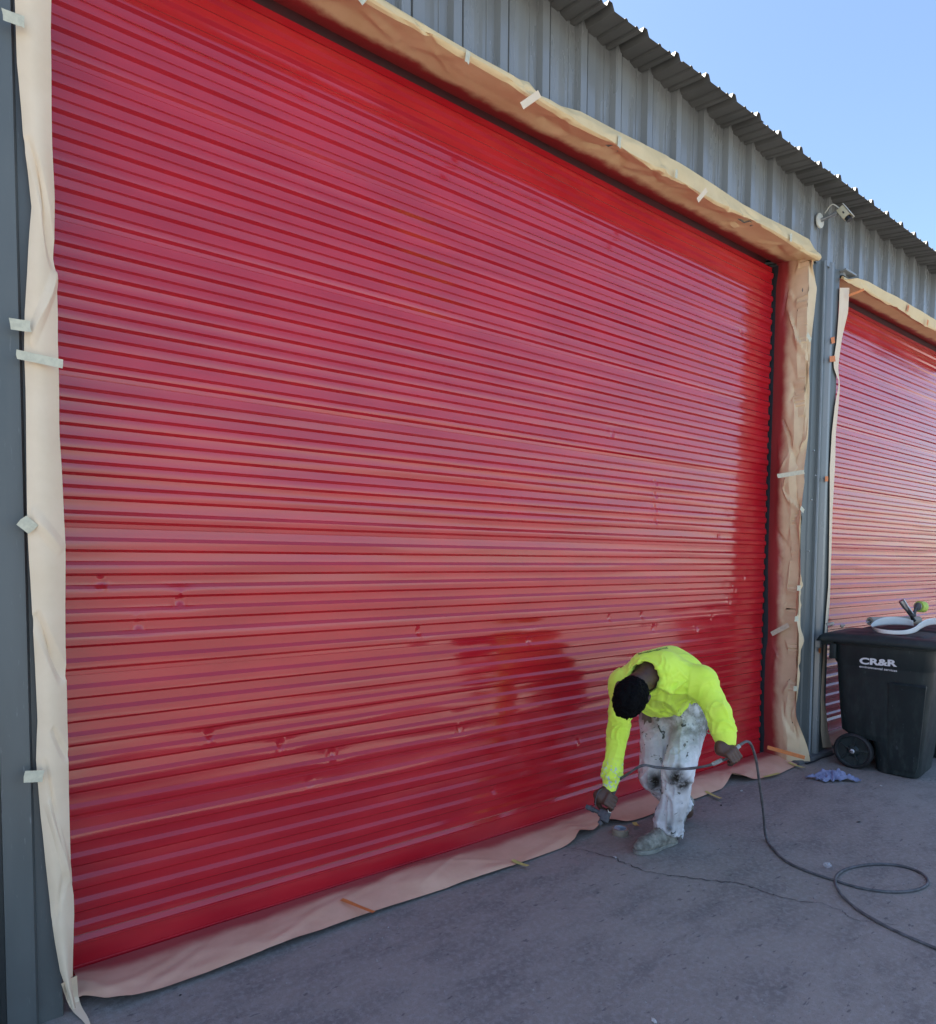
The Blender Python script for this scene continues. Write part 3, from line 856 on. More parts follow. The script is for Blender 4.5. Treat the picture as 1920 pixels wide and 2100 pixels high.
tape(28, 38, R(-20), 0.078, 0.044, C_, 'torn cream tape at the very top of the left paper strip', PL)
tape(41, 667, R(-8), 0.074, 0.044, C_, 'cream tape piece just above the full-width tape band on the left strip', PL)
tape(83, 737, R(-12), 0.135, 0.036, C_, 'cream tape band crossing the whole left paper strip', (1, -0.292))
tape(56, 1076, R(-38), 0.062, 0.050, C_, 'tilted diamond-like cream tape at mid height of the left paper strip', PL)
tape(69, 1592, R(2), 0.072, 0.048, C_, 'lowest cream tape on the left paper strip', PL)
PH = (1, YW - 0.088)
tape(745, -2, R(50), 0.07, 0.03, C_, 'cream tape at the picture top edge on the header paper', PH)
tape(959, 117, R(82), 0.075, 0.030, C_, 'upright cream tape above the biggest crumple of the header paper', PH)
tape(1270, 291, R(84), 0.085, 0.032, C_, 'cream tape on the middle of the header paper', PH)
tape(1387, 357, R(86), 0.070, 0.028, C_, 'short cream tape on the header paper, third before the corner', PH)
tape(1622, 487, R(85), 0.080, 0.034, C_, 'cream tape at the upper right corner of the header paper', PH)
tape(1088, 205, R(35), 0.17, 0.040, M['paper_side'], 'pale tape band across the crumple of the header paper', (1, YW - 0.115))
tape(1440, 400, R(50), 0.14, 0.035, M['paper_side'], 'pale tape band across the header paper near its right end', (1, YW - 0.112))
PJ = (1, YW - 0.075)
tape(1659, 692, R(-60), 0.09, 0.05, C_, 'topmost small cream tape on the right jamb paper', PJ)
tape(1622, 972, R(2), 0.20, 0.040, C_, 'cream tape band wrapped across the right jamb paper', (1, YW - 0.062), normal=(-0.75, -0.66, 0))
tape(1645, 1045, R(-50), 0.08, 0.045, C_, 'small cream tape under the wrapped band on the right jamb', PJ)
tape(1638, 1206, R(0), 0.07, 0.05, C_, 'cream tape tab above the tab pair on the right jamb paper', PJ)
tape(1633, 1269, R(10), 0.075, 0.05, C_, 'cream tape tab beside the slanted tape on the right jamb', PJ)
tape(1600, 1291, R(28), 0.17, 0.046, C_, 'slanted cream tape across the lower right jamb paper', (0, DOOR_X1 - 0.045))
tape(1631, 1412, R(0), 0.08, 0.05, C_, 'lowest cream tape tab on the right jamb paper', PJ)
tape(1612, 1543, R(-8), 0.30, 0.036, O_, 'orange tape across the foot of the right jamb paper', (1, -0.30), normal=(-0.7, -0.7, 0.1))
tape(733, 1858, R(-22), 0.21, 0.026, O_, 'orange tape across the pink floor paper at left', (2, 0.055), ragged=0.002)
tape(1067, 1771, R(-22), 0.110, 0.030, Y_, 'nearest yellow tape on the floor paper, left of the painter', (2, 0.022), curl=0.012)
tape(1304, 1691, R(-50), 0.075, 0.036, Y_, 'yellow tape scrap between the tape roll and the painter shoe', (2, 0.016), curl=0.01)
tape(1463, 1631, R(-25), 0.150, 0.032, Y_, 'yellow tape on the floor paper just right of the painter legs', (2, 0.018), curl=0.012)
tape(1582, 1590, R(14), 0.200, 0.032, Y_, 'yellow tape lying along the floor paper edge behind the hose', (2, 0.020), curl=0.006)
tape(1634, 1570, R(-18), 0.150, 0.030, Y_, 'yellow tape farthest back, at the foot of the right jamb', (2, 0.020), curl=0.02)
PD = (1, -0.300)
tape(1708, 698, R(20), 0.085, 0.060, O_, 'upper of two close orange tapes on the far door left strip', PD)
tape(1707, 736, R(5), 0.105, 0.056, O_, 'lower of two close orange tapes on the far door left strip', PD)
tape(1695, 982, R(2), 0.065, 0.052, O_, 'lone square orange tape halfway down the far door left strip', PD)
tape(1681, 1334, R(5), 0.045, 0.050, O_, 'faded orange tape just below the bin lid on the far door strip', PD)
tape(1756, 600, R(34), 0.18, 0.026, O_, 'thin orange tape across the corner of the far door header paper', (1, -0.325), normal=(-0.15, -0.8, -0.3))
tape(1862, 632, R(80), 0.09, 0.040, O_, 'small orange tape on top edge of the far door header paper', (1, -0.305))
tape(1902, 662, R(80), 0.08, 0.035, O_, 'last small orange tape at right edge of far door header paper', (1, -0.305))

# ------------------------------------------------------------------ implicit surfaces for soft and organic shapes
class Field:
    def __init__(s, lo, hi, h):
        s.lo, s.h = np.asarray(lo, float), h
        s.n = np.ceil((np.asarray(hi, float) - s.lo) / h).astype(int) + 1
        s.f = np.full(tuple(s.n), 1.0, np.float32)
    def _box(s, lo, hi):
        a = np.clip(np.floor((np.asarray(lo) - s.lo) / s.h).astype(int), 0, s.n)
        b = np.clip(np.ceil((np.asarray(hi) - s.lo) / s.h).astype(int) + 1, 0, s.n)
        ax = [s.lo[i] + s.h * np.arange(a[i], b[i]) for i in range(3)]
        sl = tuple(slice(a[i], b[i]) for i in range(3))
        return sl, np.stack(np.meshgrid(*ax, indexing='ij'), -1)
    def op(s, fn, lo, hi, k=0.02, sub=False):
        m = k + 3 * s.h
        sl, p = s._box(np.asarray(lo) - m, np.asarray(hi) + m)
        if p.size == 0: return s
        d = fn(p).astype(np.float32)
        f = s.f[sl]
        if sub:
            d = -d
            hh = np.clip(0.5 - 0.5 * (d - f) / -k, 0, 1) if False else np.clip(0.5 + 0.5 * (d - f) / k, 0, 1)
            s.f[sl] = f + (d - f) * hh + k * hh * (1 - hh)
        else:
            hh = np.clip(0.5 + 0.5 * (f - d) / k, 0, 1)
            s.f[sl] = f + (d - f) * hh - k * hh * (1 - hh)
        return s
    def cone(s, a, b, ra, rb, k=0.02, sub=False):
        a, b = np.asarray(a, float), np.asarray(b, float)
        ab = b - a
        l2 = ab @ ab + 1e-12
        def fn(p):
            t = np.clip(((p - a) @ ab) / l2, 0, 1)
            return np.linalg.norm(p - a - t[..., None] * ab, axis=-1) - (ra + (rb - ra) * t)
        r = max(ra, rb)
        return s.op(fn, np.minimum(a, b) - r, np.maximum(a, b) + r, k, sub)
    def econe(s, a, b, ra, rb, flat, axis, k=0.02):
        """tapered capsule squashed by 'flat' along 'axis'"""
        a, b, ax = np.asarray(a, float), np.asarray(b, float), nrm(axis)
        A = np.eye(3) + (1 / flat - 1) * np.outer(ax, ax)
        a2, b2 = A @ a, A @ b
        ab = b2 - a2
        l2 = ab @ ab + 1e-12
        def fn(p):
            q = p @ A.T
            t = np.clip(((q - a2) @ ab) / l2, 0, 1)
            return (np.linalg.norm(q - a2 - t[..., None] * ab, axis=-1) - (ra + (rb - ra) * t)) * min(1, flat)
        r = max(ra, rb) * max(1, flat)
        return s.op(fn, np.minimum(a, b) - r, np.maximum(a, b) + r, k)
    def ell(s, c, R_, r, k=0.02, sub=False):
        """ellipsoid, rows of R_ are its axes"""
        c, R_, r = np.asarray(c, float), np.asarray(R_, float), np.asarray(r, float)
        def fn(p):
            q = (p - c) @ R_.T
            k0 = np.linalg.norm(q / r, axis=-1)
            k1 = np.linalg.norm(q / (r * r), axis=-1)
            return k0 * (k0 - 1) / np.maximum(k1, 1e-6)
        m = r.max()
        return s.op(fn, c - m, c + m, k, sub)
    def rbox(s, c, R_, hs, rad, k=0.01, sub=False):
        c, R_, hs = np.asarray(c, float), np.asarray(R_, float), np.asarray(hs, float)
        def fn(p):
            q = np.abs((p - c) @ R_.T) - (hs - rad)
            return np.linalg.norm(np.maximum(q, 0), axis=-1) + np.minimum(q.max(-1), 0) - rad
        m = np.linalg.norm(hs)
        return s.op(fn, c - m, c + m, k, sub)
    def mesh(s, smooth=1):
        f, h = s.f, s.h
        sg = f < 0
        nx, ny, nz = f.shape
        m = np.zeros((nx - 1, ny - 1, nz - 1), np.uint8)
        for dx in (0, 1):
            for dy in (0, 1):
                for dz in (0, 1):
                    m += sg[dx:nx - 1 + dx, dy:ny - 1 + dy, dz:nz - 1 + dz]
        act = (m > 0) & (m < 8)
        ii = np.argwhere(act)
        idx = np.full(act.shape, -1, np.int64)
        idx[act] = np.arange(len(ii))
        P, W = np.zeros((len(ii), 3)), np.zeros(len(ii))
        cs = [(x, y, z) for x in (0, 1) for y in (0, 1) for z in (0, 1)]
        for a in cs:
            for ax in range(3):
                if a[ax]: continue
                b = list(a); b[ax] = 1
                fa = f[ii[:, 0] + a[0], ii[:, 1] + a[1], ii[:, 2] + a[2]].astype(float)
                fb = f[ii[:, 0] + b[0], ii[:, 1] + b[1], ii[:, 2] + b[2]].astype(float)
                cr = (fa < 0) != (fb < 0)
                t = np.where(cr, fa / np.where(cr, fa - fb, 1), 0)
                q = np.array(a, float)[None].repeat(len(ii), 0)
                q[:, ax] += t
                P += q * cr[:, None]
                W += cr
        V = s.lo + (ii + P / W[:, None]) * h
        Fs = []
        for ax in range(3):
            o1, o2 = (ax + 1) % 3, (ax + 2) % 3
            n = list(f.shape)
            sl0 = [slice(1, n[i] - 1) for i in range(3)]; sl0[ax] = slice(0, n[ax] - 1)
            sl1 = list(sl0); sl1[ax] = slice(1, n[ax])
            A_, B_ = sg[tuple(sl0)], sg[tuple(sl1)]
            e = np.argwhere(A_ != B_)
            inside = A_[A_ != B_]
            base = e.copy()
            base[:, o1] += 1; base[:, o2] += 1
            def cell(d1, d2):
                c = base.copy(); c[:, o1] -= d1; c[:, o2] -= d2
                return idx[c[:, 0], c[:, 1], c[:, 2]]
            q = np.stack([cell(1, 1), cell(0, 1), cell(0, 0), cell(1, 0)], 1)
            q[~inside] = q[~inside][:, ::-1]
            Fs.append(q)
        F = np.vstack(Fs)
        F = F[(F >= 0).all(1)]
        for _ in range(smooth):
            V = relax(V, F)
        return V, F
def relax(V, F, w=0.5):
    acc, cnt = np.zeros_like(V), np.zeros(len(V))
    for i in range(4):
        for j in (1, 3):
            np.add.at(acc, F[:, i], V[F[:, (i + j) % 4]])
            np.add.at(cnt, F[:, i], 1)
    return V + w * (acc / np.maximum(cnt, 1)[:, None] - V)
def vnormals(V, F):
    fn = np.cross(V[F[:, 2]] - V[F[:, 0]], V[F[:, 3]] - V[F[:, 1]])
    N = np.zeros_like(V)
    for i in range(4): np.add.at(N, F[:, i], fn)
    return N / (np.linalg.norm(N, axis=1)[:, None] + 1e-12)
def bone_coords(V, bones):
    """nearest bone: index, distance along, angle, t"""
    best = np.full(len(V), 1e9); S = np.zeros(len(V)); A = np.zeros(len(V)); T = np.zeros(len(V)); I = np.zeros(len(V), int)
    for bi, (a, b, r) in enumerate(bones):
        a, b = np.asarray(a, float), np.asarray(b, float)
        ab = b - a; L = np.linalg.norm(ab); d = ab / L
        t = np.clip((V - a) @ d / L, 0, 1)
        rad = V - a - (t * L)[:, None] * d
        dist = np.linalg.norm(rad, axis=1) - r
        u = nrm(np.cross(d, [0.31, 0.77, 0.55])); w = np.cross(d, u)
        ang = np.arctan2(rad @ w, rad @ u)
        m = dist < best
        best[m] = dist[m]; S[m] = (t * L)[m]; A[m] = ang[m]; T[m] = t[m]; I[m] = bi
    return I, S, A, T
def ridge(x): return 1.7 * np.exp(-(np.asarray(x) / 0.17) ** 2) - 0.7

# ------------------------------------------------------------------ the painter
PELV = at(1388, 1448, 3.86); MID = at(1372, 1385, 3.70); CHEST = at(1348, 1388, 3.53); NECK0 = at(1332, 1386, 3.45); NECK1 = at(1306, 1404, 3.36)
HEAD = at(1293, 1429, 3.30)
RSH, REL, RWR = at(1281, 1402, 3.56), at(1268, 1500, 3.54), at(1250, 1617, 3.50)
LSH, LEL, LWR = at(1436, 1398, 3.42), at(1474, 1462, 3.30), at(1490, 1524, 3.24)
LHIP, LKN, LAN = at(1418, 1462, 3.84), at(1392, 1580, 3.56), at(1376, 1692, 3.68)
RHIP, RKN, RAN = at(1350, 1466, 3.90), at(1338, 1590, 3.76), at(1408, 1664, 4.00)
LHEEL, LTOE = np.array([3.075, -0.612, 0.0]), np.array([2.835, -0.578, 0.0])
pos = thing('person', (3.0, -0.6, 0.0), 'person bending to spray, in neon yellow long-sleeved shirt and paint-stained white trousers', 'person')
LATD = nrm(LSH - RSH)                                  # towards his left shoulder
TAX = nrm(CHEST - PELV)
BACKN = nrm(np.cross(TAX, LATD))
if BACKN[2] < 0: BACKN = -BACKN

def frame(x, z):
    """rows: x, y, z axes with x kept"""
    x = nrm(x); y = nrm(np.cross(z, x)); z = np.cross(x, y)
    return np.array([x, y, z])
# head axes
UP = nrm(np.array([-0.74, -0.32, -0.34])); FACE = np.array([-0.30, 0.22, -0.95]); FACE = nrm(FACE - UP * (FACE @ UP)); LEFT = np.cross(UP, FACE)
HR = np.array([LEFT, FACE, UP])

def grip_hand(B, C, axis, wrist, side, rg, sc=1.0, thumb=1):
    """hand closed round a bar: C grip centre, axis along the bar towards the index finger, wrist point"""
    A = nrm(axis)
    W_ = wrist - C; W_ = nrm(W_ - A * (W_ @ A)); T_ = np.cross(A, W_) * side
    def P(deg, r, s_):
        a = math.radians(deg)
        return C + (math.cos(a) * W_ + math.sin(a) * T_) * r * sc + A * s_ * sc
    pr = rg + 0.016
    # palm
    for s_ in (-0.026, -0.009, 0.009, 0.026):
        B.cone(P(-8, pr + 0.018, s_ * 0.85), P(66, pr + 0.004, s_), 0.0165 * sc, 0.0125 * sc, 0.012)
    B.cone(wrist, P(5, pr + 0.030, 0), 0.027 * sc, 0.030 * sc, 0.02)
    # fingers index..little, unequal
    for i, s_ in enumerate((0.030, 0.0105, -0.0095, -0.0285)):
        l = (1.0, 1.08, 1.02, 0.86)[i]
        r0 = (0.0098, 0.0100, 0.0096, 0.0085)[i] * sc
        k0, k1, k2, k3 = P(66, pr + 0.008, s_), P(66 + 78 * l, pr + 0.006, s_ * 1.02), P(66 + 128 * l, pr + 0.000, s_ * 0.98), P(66 + 172 * l, pr - 0.003, s_ * 0.94)
        B.cone(k0, k1, r0 * 1.1, r0, 0.003); B.cone(k1, k2, r0, r0 * 0.92, 0.003); B.cone(k2, k3, r0 * 0.92, r0 * 0.8, 0.003)
    if thumb:
        t0, t1, t2, t3 = P(-25, pr + 0.030, 0.030), P(-62, pr + 0.014, 0.046), P(-104, pr + 0.004, 0.044), P(-142, pr + 0.001, 0.036)
        B.cone(t0, t1, 0.016 * sc, 0.0125 * sc, 0.008); B.cone(t1, t2, 0.0122 * sc, 0.0108 * sc, 0.003); B.cone(t2, t3, 0.0108 * sc, 0.0088 * sc, 0.003)

LHC = at(1497, 1552, 3.20); LHAX = nrm(at(1519, 1527, 3.24) - at(1478, 1566, 3.16))
RHC = at(1249, 1643, 3.47); RHAX = nrm(at(1238, 1668, 3.44) - at(1259, 1622, 3.49))

h = 0.0048
B = Field(np.array([2.35, -1.20, -0.01]), np.array([3.60, -0.25, 1.20]), h)
B.econe(PELV, MID, 0.125, 0.125, 0.85, BACKN, 0.03).econe(MID, CHEST, 0.130, 0.145, 0.80, BACKN, 0.04)
B.cone(RSH * 0.97 + CHEST * 0.03, LSH * 0.97 + CHEST * 0.03, 0.060, 0.060, 0.05)
B.cone(NECK0, NECK1, 0.062, 0.056, 0.03).cone(NECK1, HEAD - UP * 0.02, 0.055, 0.060, 0.02)
B.ell(HEAD, HR, (0.075, 0.094, 0.105), 0.02)                                       # skull
B.ell(HEAD + FACE * 0.030 - UP * 0.075, HR, (0.055, 0.062, 0.055), 0.03)            # jaw
B.cone(HEAD + FACE * 0.088 - UP * 0.022, HEAD + FACE * 0.106 - UP * 0.060, 0.010, 0.014, 0.012)   # nose
B.cone(HEAD + FACE * 0.086 + UP * 0.006 - LEFT * 0.035, HEAD + FACE * 0.086 + UP * 0.006 + LEFT * 0.035, 0.010, 0.010, 0.012)  # brow
B.cone(HEAD + FACE * 0.086 - UP * 0.088 - LEFT * 0.018, HEAD + FACE * 0.086 - UP * 0.088 + LEFT * 0.018, 0.008, 0.008, 0.006)  # lips
B.cone(HEAD + FACE * 0.084 - UP * 0.102 - LEFT * 0.014, HEAD + FACE * 0.084 - UP * 0.102 + LEFT * 0.014, 0.008, 0.008, 0.006)
for sg in (-1, 1):
    B.ell(HEAD + LEFT * sg * 0.030 + FACE * 0.090 - UP * 0.018, HR, (0.014, 0.010, 0.009), 0.006, True)   # eye sockets
    B.ell(HEAD + LEFT * sg * 0.083 - FACE * 0.006 - UP * 0.035, HR, (0.012, 0.021, 0.034), 0.006)         # ears
    B.ell(HEAD + LEFT * sg * 0.093 - FACE * 0.002 - UP * 0.033, HR, (0.006, 0.010, 0.018), 0.004, True)
B.cone(RSH, REL, 0.052, 0.042, 0.03).cone(REL, RWR, 0.041, 0.029, 0.015)
B.cone(LSH, LEL, 0.052, 0.042, 0.03).cone(LEL, LWR, 0.041, 0.029, 0.015)
B.cone(LHIP, LKN, 0.078, 0.056, 0.03).cone(LKN, LAN, 0.052, 0.038, 0.02)
B.cone(RHIP, RKN, 0.078, 0.056, 0.03).cone(RKN, RAN, 0.052, 0.038, 0.02)
B.cone(LAN, LHEEL + [0, 0, 0.05], 0.036, 0.032, 0.02).cone(LAN - [0.02, 0, 0.03], LTOE + [0.05, 0, 0.045], 0.032, 0.024, 0.02)
RTOE = at(1380, 1694, 3.955); RTOE[2] = 0.035
B.cone(RAN, RTOE, 0.036, 0.026, 0.02)
grip_hand(B, LHC, LHAX, LWR + (LHC - LWR) * 0.18, 1, 0.013, 1.05)
grip_hand(B, RHC, RHAX, RWR + (RHC - RWR) * 0.02, -1, 0.016, 0.98)
V, F = B.mesh(1)
body = obj('body', V, F, M['skin'], pos, True)
del B
# eyes
for sg in (-1, 1):
    mb = MB(); mb.lathe([(0.0001, -0.010), (0.007, -0.007), (0.010, 0), (0.007, 0.007), (0.0001, 0.010)], HEAD + LEFT * sg * 0.030 + FACE * 0.080 - UP * 0.018, UP, 12)
    obj('eye', mb.V, mb.F, M['eye'], body, True)

# hair: skull cap with short tufts, ragged at the fringe
Hh = Field(HEAD - 0.16, HEAD + 0.16, 0.0036)
Hh.ell(HEAD + UP * 0.004 - FACE * 0.003, HR, (0.085, 0.107, 0.117), 0.01)
def cutp(p):
    q = (p - HEAD) @ HR.T
    # keep above the hairline: forehead edge in front, nape behind, round the ears
    nn = 0.007 * vnoise(q[..., 0] * 90, q[..., 1] * 90, q[..., 2] * 90, 3)
    line = np.where(q[..., 1] > 0, 0.040 * sstep(0.0, 0.09, q[..., 1]) + 0.004, -0.055 * sstep(0.0, 0.07, -q[..., 1]) - 0.0) - 0.012 * np.exp(-((q[..., 1] - 0.02) / 0.02) ** 2)
    return line - q[..., 2] + nn
sl, p = Hh._box(HEAD - 0.16, HEAD + 0.16)
q = (p - HEAD) @ HR.T
tuft = 0.0055 * vnoise(q[..., 0] * 120, q[..., 1] * 120, q[..., 2] * 120, 7) + 0.005 * vnoise(q[..., 0] * 45, q[..., 1] * 45, q[..., 2] * 45, 9) + 0.018 * sstep(0.04, 0.1, q[..., 1]) * vnoise(q[..., 0] * 75, q[..., 1] * 60, q[..., 2] * 40, 17)
Hh.f = np.maximum(Hh.f[sl] - tuft, cutp(p)).astype(np.float32)
V, F = Hh.mesh(0)
obj('hair', V, F, M['hair'], pos, True)

# shirt
S = Field(np.array([2.38, -1.18, 0.36]), np.array([3.45, -0.28, 1.24]), 0.0055)
HEMC = at(1392, 1432, 3.80)
S.econe(at(1386, 1412, 3.80), MID, 0.172, 0.176, 0.76, BACKN, 0.03)
S.econe(MID, CHEST, 0.176, 0.178, 0.80, BACKN, 0.05)
S.ell(at(1352, 1428, 3.58), np.array([LATD, TAX, BACKN]), (0.165, 0.17, 0.10), 0.07)      # cloth hanging under the belly
S.cone(RSH, LSH, 0.082, 0.082, 0.06)
S.cone(RSH, REL, 0.073, 0.060, 0.04).cone(REL, RWR, 0.059, 0.040, 0.02)
S.cone(LSH, LEL, 0.075, 0.064, 0.045).cone(LEL, LWR, 0.064, 0.047, 0.02)
# sleeve bulges above the cuffs
S.cone(RWR + (REL - RWR) * 0.22, RWR + (REL - RWR) * 0.34, 0.051, 0.054, 0.02)
S.cone(LWR + (LEL - LWR) * 0.30, LWR + (LEL - LWR) * 0.55, 0.060, 0.064, 0.02)
# neck opening
ND = nrm(NECK1 - NECK0)
S.cone(NECK0 + ND * 0.018 + BACKN * 0.008, NECK1 + ND * 0.10, 0.076, 0.090, 0.012, True)
# open cuffs and hem
for a, b, r in ((REL, RWR, 0.06), (LEL, LWR, 0.07)):
    d = nrm(b - a)
    S.op(lambda p, b=b, d=d: -((p - b) @ d) - 0.004, b - 0.12, b + 0.12, 0.006, True) if False else None
    S.cone(b + d * 0.010 + d * r, b + d * 0.30, r, r, 0.004, True)
hemn = nrm(at(1372, 1400, 3.66) - at(1392, 1452, 3.80))
HEMP = at(1388, 1438, 3.80)
sl, p = S._box(S.lo, S.lo + S.n * S.h)
tors = np.linalg.norm(p - HEMP, axis=-1) < 0.34
wav = 0.014 * np.sin((p @ LATD) * 34) + 0.008 * np.sin((p @ LATD) * 75 + 1)
arm = np.minimum(*[np.linalg.norm(p - a - np.clip(((p - a) @ (b - a)) / ((b - a) @ (b - a)), 0, 1)[..., None] * (b - a), axis=-1) for a, b in ((LSH, LEL), (LEL, LWR))]) < 0.09
cut = -((p - HEMP) @ hemn) - 0.055 + wav
cut = np.where(tors & ~arm, cut, -1.0)
S.f = np.maximum(S.f, cut.astype(np.float32))
del p, tors, wav, arm, cut
V, F = S.mesh(2)
del S
N = vnormals(V, F)
bones = [(RSH, REL, 0.07), (REL, RWR, 0.055), (LSH, LEL, 0.075), (LEL, LWR, 0.06), (PELV, MID, 0.17), (MID, CHEST, 0.18)]
I, Sd, A, T = bone_coords(V, bones)
isarm = I < 4
env_ = np.zeros(len(V))
for bi, e in ((0, lambda t: 0.55 + 0.45 * sstep(0.3, 0.9, t)), (1, lambda t: 0.5 + 0.5 * sstep(0.45, 0.8, t)), (2, lambda t: 0.5 + 0.4 * sstep(0.4, 0.9, t)), (3, lambda t: 0.35 + 0.9 * sstep(0.2, 0.7, t))):
    m = I == bi
    env_[m] = e(T[m])
# broken creases that run round the sleeve
wq = vnoise(V[:, 0] * 9 + 4, V[:, 1] * 9, V[:, 2] * 9, 51)
rn = ridge(vnoise(Sd * 19 + 1.3 * wq + 0.9 * np.sin(A), np.cos(A) * 0.95 + I * 5 + 0.5 * wq, np.sin(A) * 0.95 + Sd * 5, 5))
rn2 = ridge(vnoise(Sd * 40, np.cos(A) * 1.6 + I * 3, np.sin(A) * 1.6, 15))
wr = np.where(isarm, env_ * (0.0052 * rn + 0.0026 * rn2), 0)
# drape folds under chest: from left armpit towards the belly
c0 = at(1415, 1412, 3.45)
rel = V - c0
rad_ = np.linalg.norm(rel, axis=1)
th_ = np.arctan2(rel @ BACKN, rel @ LATD)
wq2 = vnoise(V[:, 0] * 8, V[:, 1] * 8 + 3, V[:, 2] * 8, 52)
fold = ridge(vnoise(rad_ * 18 + 1.2 * wq2, th_ * 1.1 + 0.5 * wq2, 0, 21)) + 0.5 * ridge(vnoise(rad_ * 42, th_ * 2.2, 3, 22))
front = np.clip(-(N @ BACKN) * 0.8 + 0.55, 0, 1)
wr += np.where(~isarm, 0.0115 * fold * np.exp(-((rad_ - 0.12) / 0.09) ** 2) * front, 0)
lowf = vnoise(V[:, 0] * 9, V[:, 1] * 9, V[:, 2] * 9, 31)
wr += np.where(~isarm, 0.010 * lowf + 0.0060 * ridge(vnoise(V[:, 0] * 14 + 2 * lowf, V[:, 1] * 14, V[:, 2] * 14, 33)) * (0.3 + 0.7 * front), 0.003 * lowf)
# collar: a rolled rib around the neck opening
q = V - (NECK0 + ND * 0.035)
rr = np.linalg.norm(q - (q @ ND)[:, None] * ND, axis=1)
near_neck = np.linalg.norm(q, axis=1) < 0.15
wr += np.where(near_neck, 0.004 * np.exp(-((rr - 0.094) / 0.008) ** 2) - 0.003 * np.exp(-((rr - 0.106) / 0.004) ** 2), 0)
# cuffs: ribbed band, drawn in
for bi, Lb in ((1, np.linalg.norm(RWR - REL)), (3, np.linalg.norm(LWR - LEL))):
    m = (I == bi)
    e = sstep(Lb - 0.052, Lb - 0.044, Sd) * m
    wr = wr * (1 - e) + e * (-0.003 + 0.0007 * np.sin(A * 40))
V = V + N * wr[:, None]
V = relax(V, F)
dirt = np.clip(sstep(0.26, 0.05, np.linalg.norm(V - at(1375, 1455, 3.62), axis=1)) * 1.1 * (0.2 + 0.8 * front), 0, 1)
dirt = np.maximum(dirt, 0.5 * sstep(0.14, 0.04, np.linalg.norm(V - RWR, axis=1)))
cuff = np.maximum(sstep(0.15, 0.05, np.linalg.norm(V - (RWR + (REL - RWR) * 0.15), axis=1)), 0)
shirt = obj('shirt', V, F, M['shirt'], pos, True, attr={'dirt': dirt, 'cuff': cuff})
# washed-out line of lettering across the upper back, too faded to read
def surf_back(px, py):
    """first point of the shirt on a sight line (the shirt's own vertices)"""
    r_ = ray(px, py)
    t_ = (V - CAM_C) @ r_ / (r_ @ r_)
    d_ = np.linalg.norm(V - CAM_C - t_[:, None] * r_, axis=1)
    c_ = np.argsort(d_)[:14]
    i_ = c_[np.argmin(t_[c_])]
    return CAM_C + r_ * t_[i_] - nrm(r_) * 0.002
mb = MB()
pts = []
for i in range(150):
    t_ = i / 149
    pts.append(surf_back(1309 + 60 * t_ + 1.3 * math.sin(i * 0.85), 1341 - 13 * t_ + 1.7 * math.cos(i * 0.85) * (0.55 + 0.45 * math.sin(i * 0.13 + 1))))
mb.tube(pts, 0.0010, 5)
mb.build('faded_print', M['ink'], shirt)

# trousers
T_ = Field(np.array([2.60, -0.98, 0.03]), np.array([3.62, -0.22, 1.02]), 0.0055)
T_.econe(PELV + TAX * 0.05, PELV - TAX * 0.03, 0.150, 0.158, 0.90, BACKN, 0.03)
T_.cone(LHIP, LKN, 0.102, 0.082, 0.04).cone(RHIP, RKN, 0.102, 0.080, 0.04)
T_.cone(LKN, LAN, 0.080, 0.072, 0.02).cone(RKN, RAN, 0.078, 0.066, 0.02)
T_.cone(LHIP, RHIP, 0.105, 0.105, 0.05)
LCU = LAN + nrm(LAN - LKN) * 0.055
T_.cone(LAN, LCU, 0.072, 0.078, 0.015)
T_.ell(LCU + np.array([-0.02, 0, 0.012]), np.eye(3), (0.088, 0.074, 0.042), 0.02)
T_.cone(LAN + np.array([-0.03, 0.0, 0.06]), LAN + np.array([-0.035, 0.0, -0.01]), 0.070, 0.076, 0.02)
sl, p = T_._box(T_.lo, T_.lo + T_.n * T_.h)
hem = np.where(p[..., 0] < 3.19, 0.034 + 0.50 * (3.10 - p[..., 0]) + 0.006 * np.sin(p[..., 1] * 90) - p[..., 2], -1)
T_.f = np.maximum(T_.f, hem.astype(np.float32)); del p, hem
for a, b, o_, r_ in ((RKN, RAN, -0.080, 0.13),):
    d = nrm(b - a)
    T_.cone(b + d * (o_ + r_), b + d * (o_ + r_ + 0.2), r_, r_, 0.006, True)
V, F = T_.mesh(2)
del T_
N = vnormals(V, F)
bones = [(LHIP, LKN, 0.09), (LKN, LCU, 0.075), (RHIP, RKN, 0.09), (RKN, RAN, 0.072)]
I, Sd, A, T = bone_coords(V, bones)
low = (I % 2) == 1
nz = vnoise(V[:, 0] * 10, V[:, 1] * 10, V[:, 2] * 10, 5)
ring_ = ridge(vnoise(Sd * 17 + 1.5 * nz + 0.8 * np.sin(A + 1), np.cos(A) * 1.0 + I * 5 + 0.5 * nz, np.sin(A) * 1.0 + Sd * 5, 5)) + 0.4 * ridge(vnoise(Sd * 38, np.cos(A) * 1.8, np.sin(A) * 1.8 + I * 3, 6))
long_ = ridge(vnoise(np.cos(A + 1.5 * Sd) * 2.2 + I * 3 + 0.6 * nz, np.sin(A + 1.5 * Sd) * 2.2, Sd * 4.5, 7))
env_ = np.where(low, 0.25 + 1.1 * sstep(0.62, 0.95, T) + 0.5 * sstep(0.25, 0.0, T), 0.35 + 0.5 * sstep(0.3, 0.0, T) + 0.4 * sstep(0.8, 1.0, T))
wr = 0.0062 * env_ * ring_ + np.where(low, 0.0075, 0.0055) * long_ * (1 - 0.5 * env_.clip(0, 1)) + 0.006 * nz
wr += 0.0022 * vnoise(V[:, 0] * 40, V[:, 1] * 40, V[:, 2] * 40, 9)
wr = wr * np.where((I == 1) & (T > 0.90), 0.35, 1.0)
V = V + N * wr[:, None]
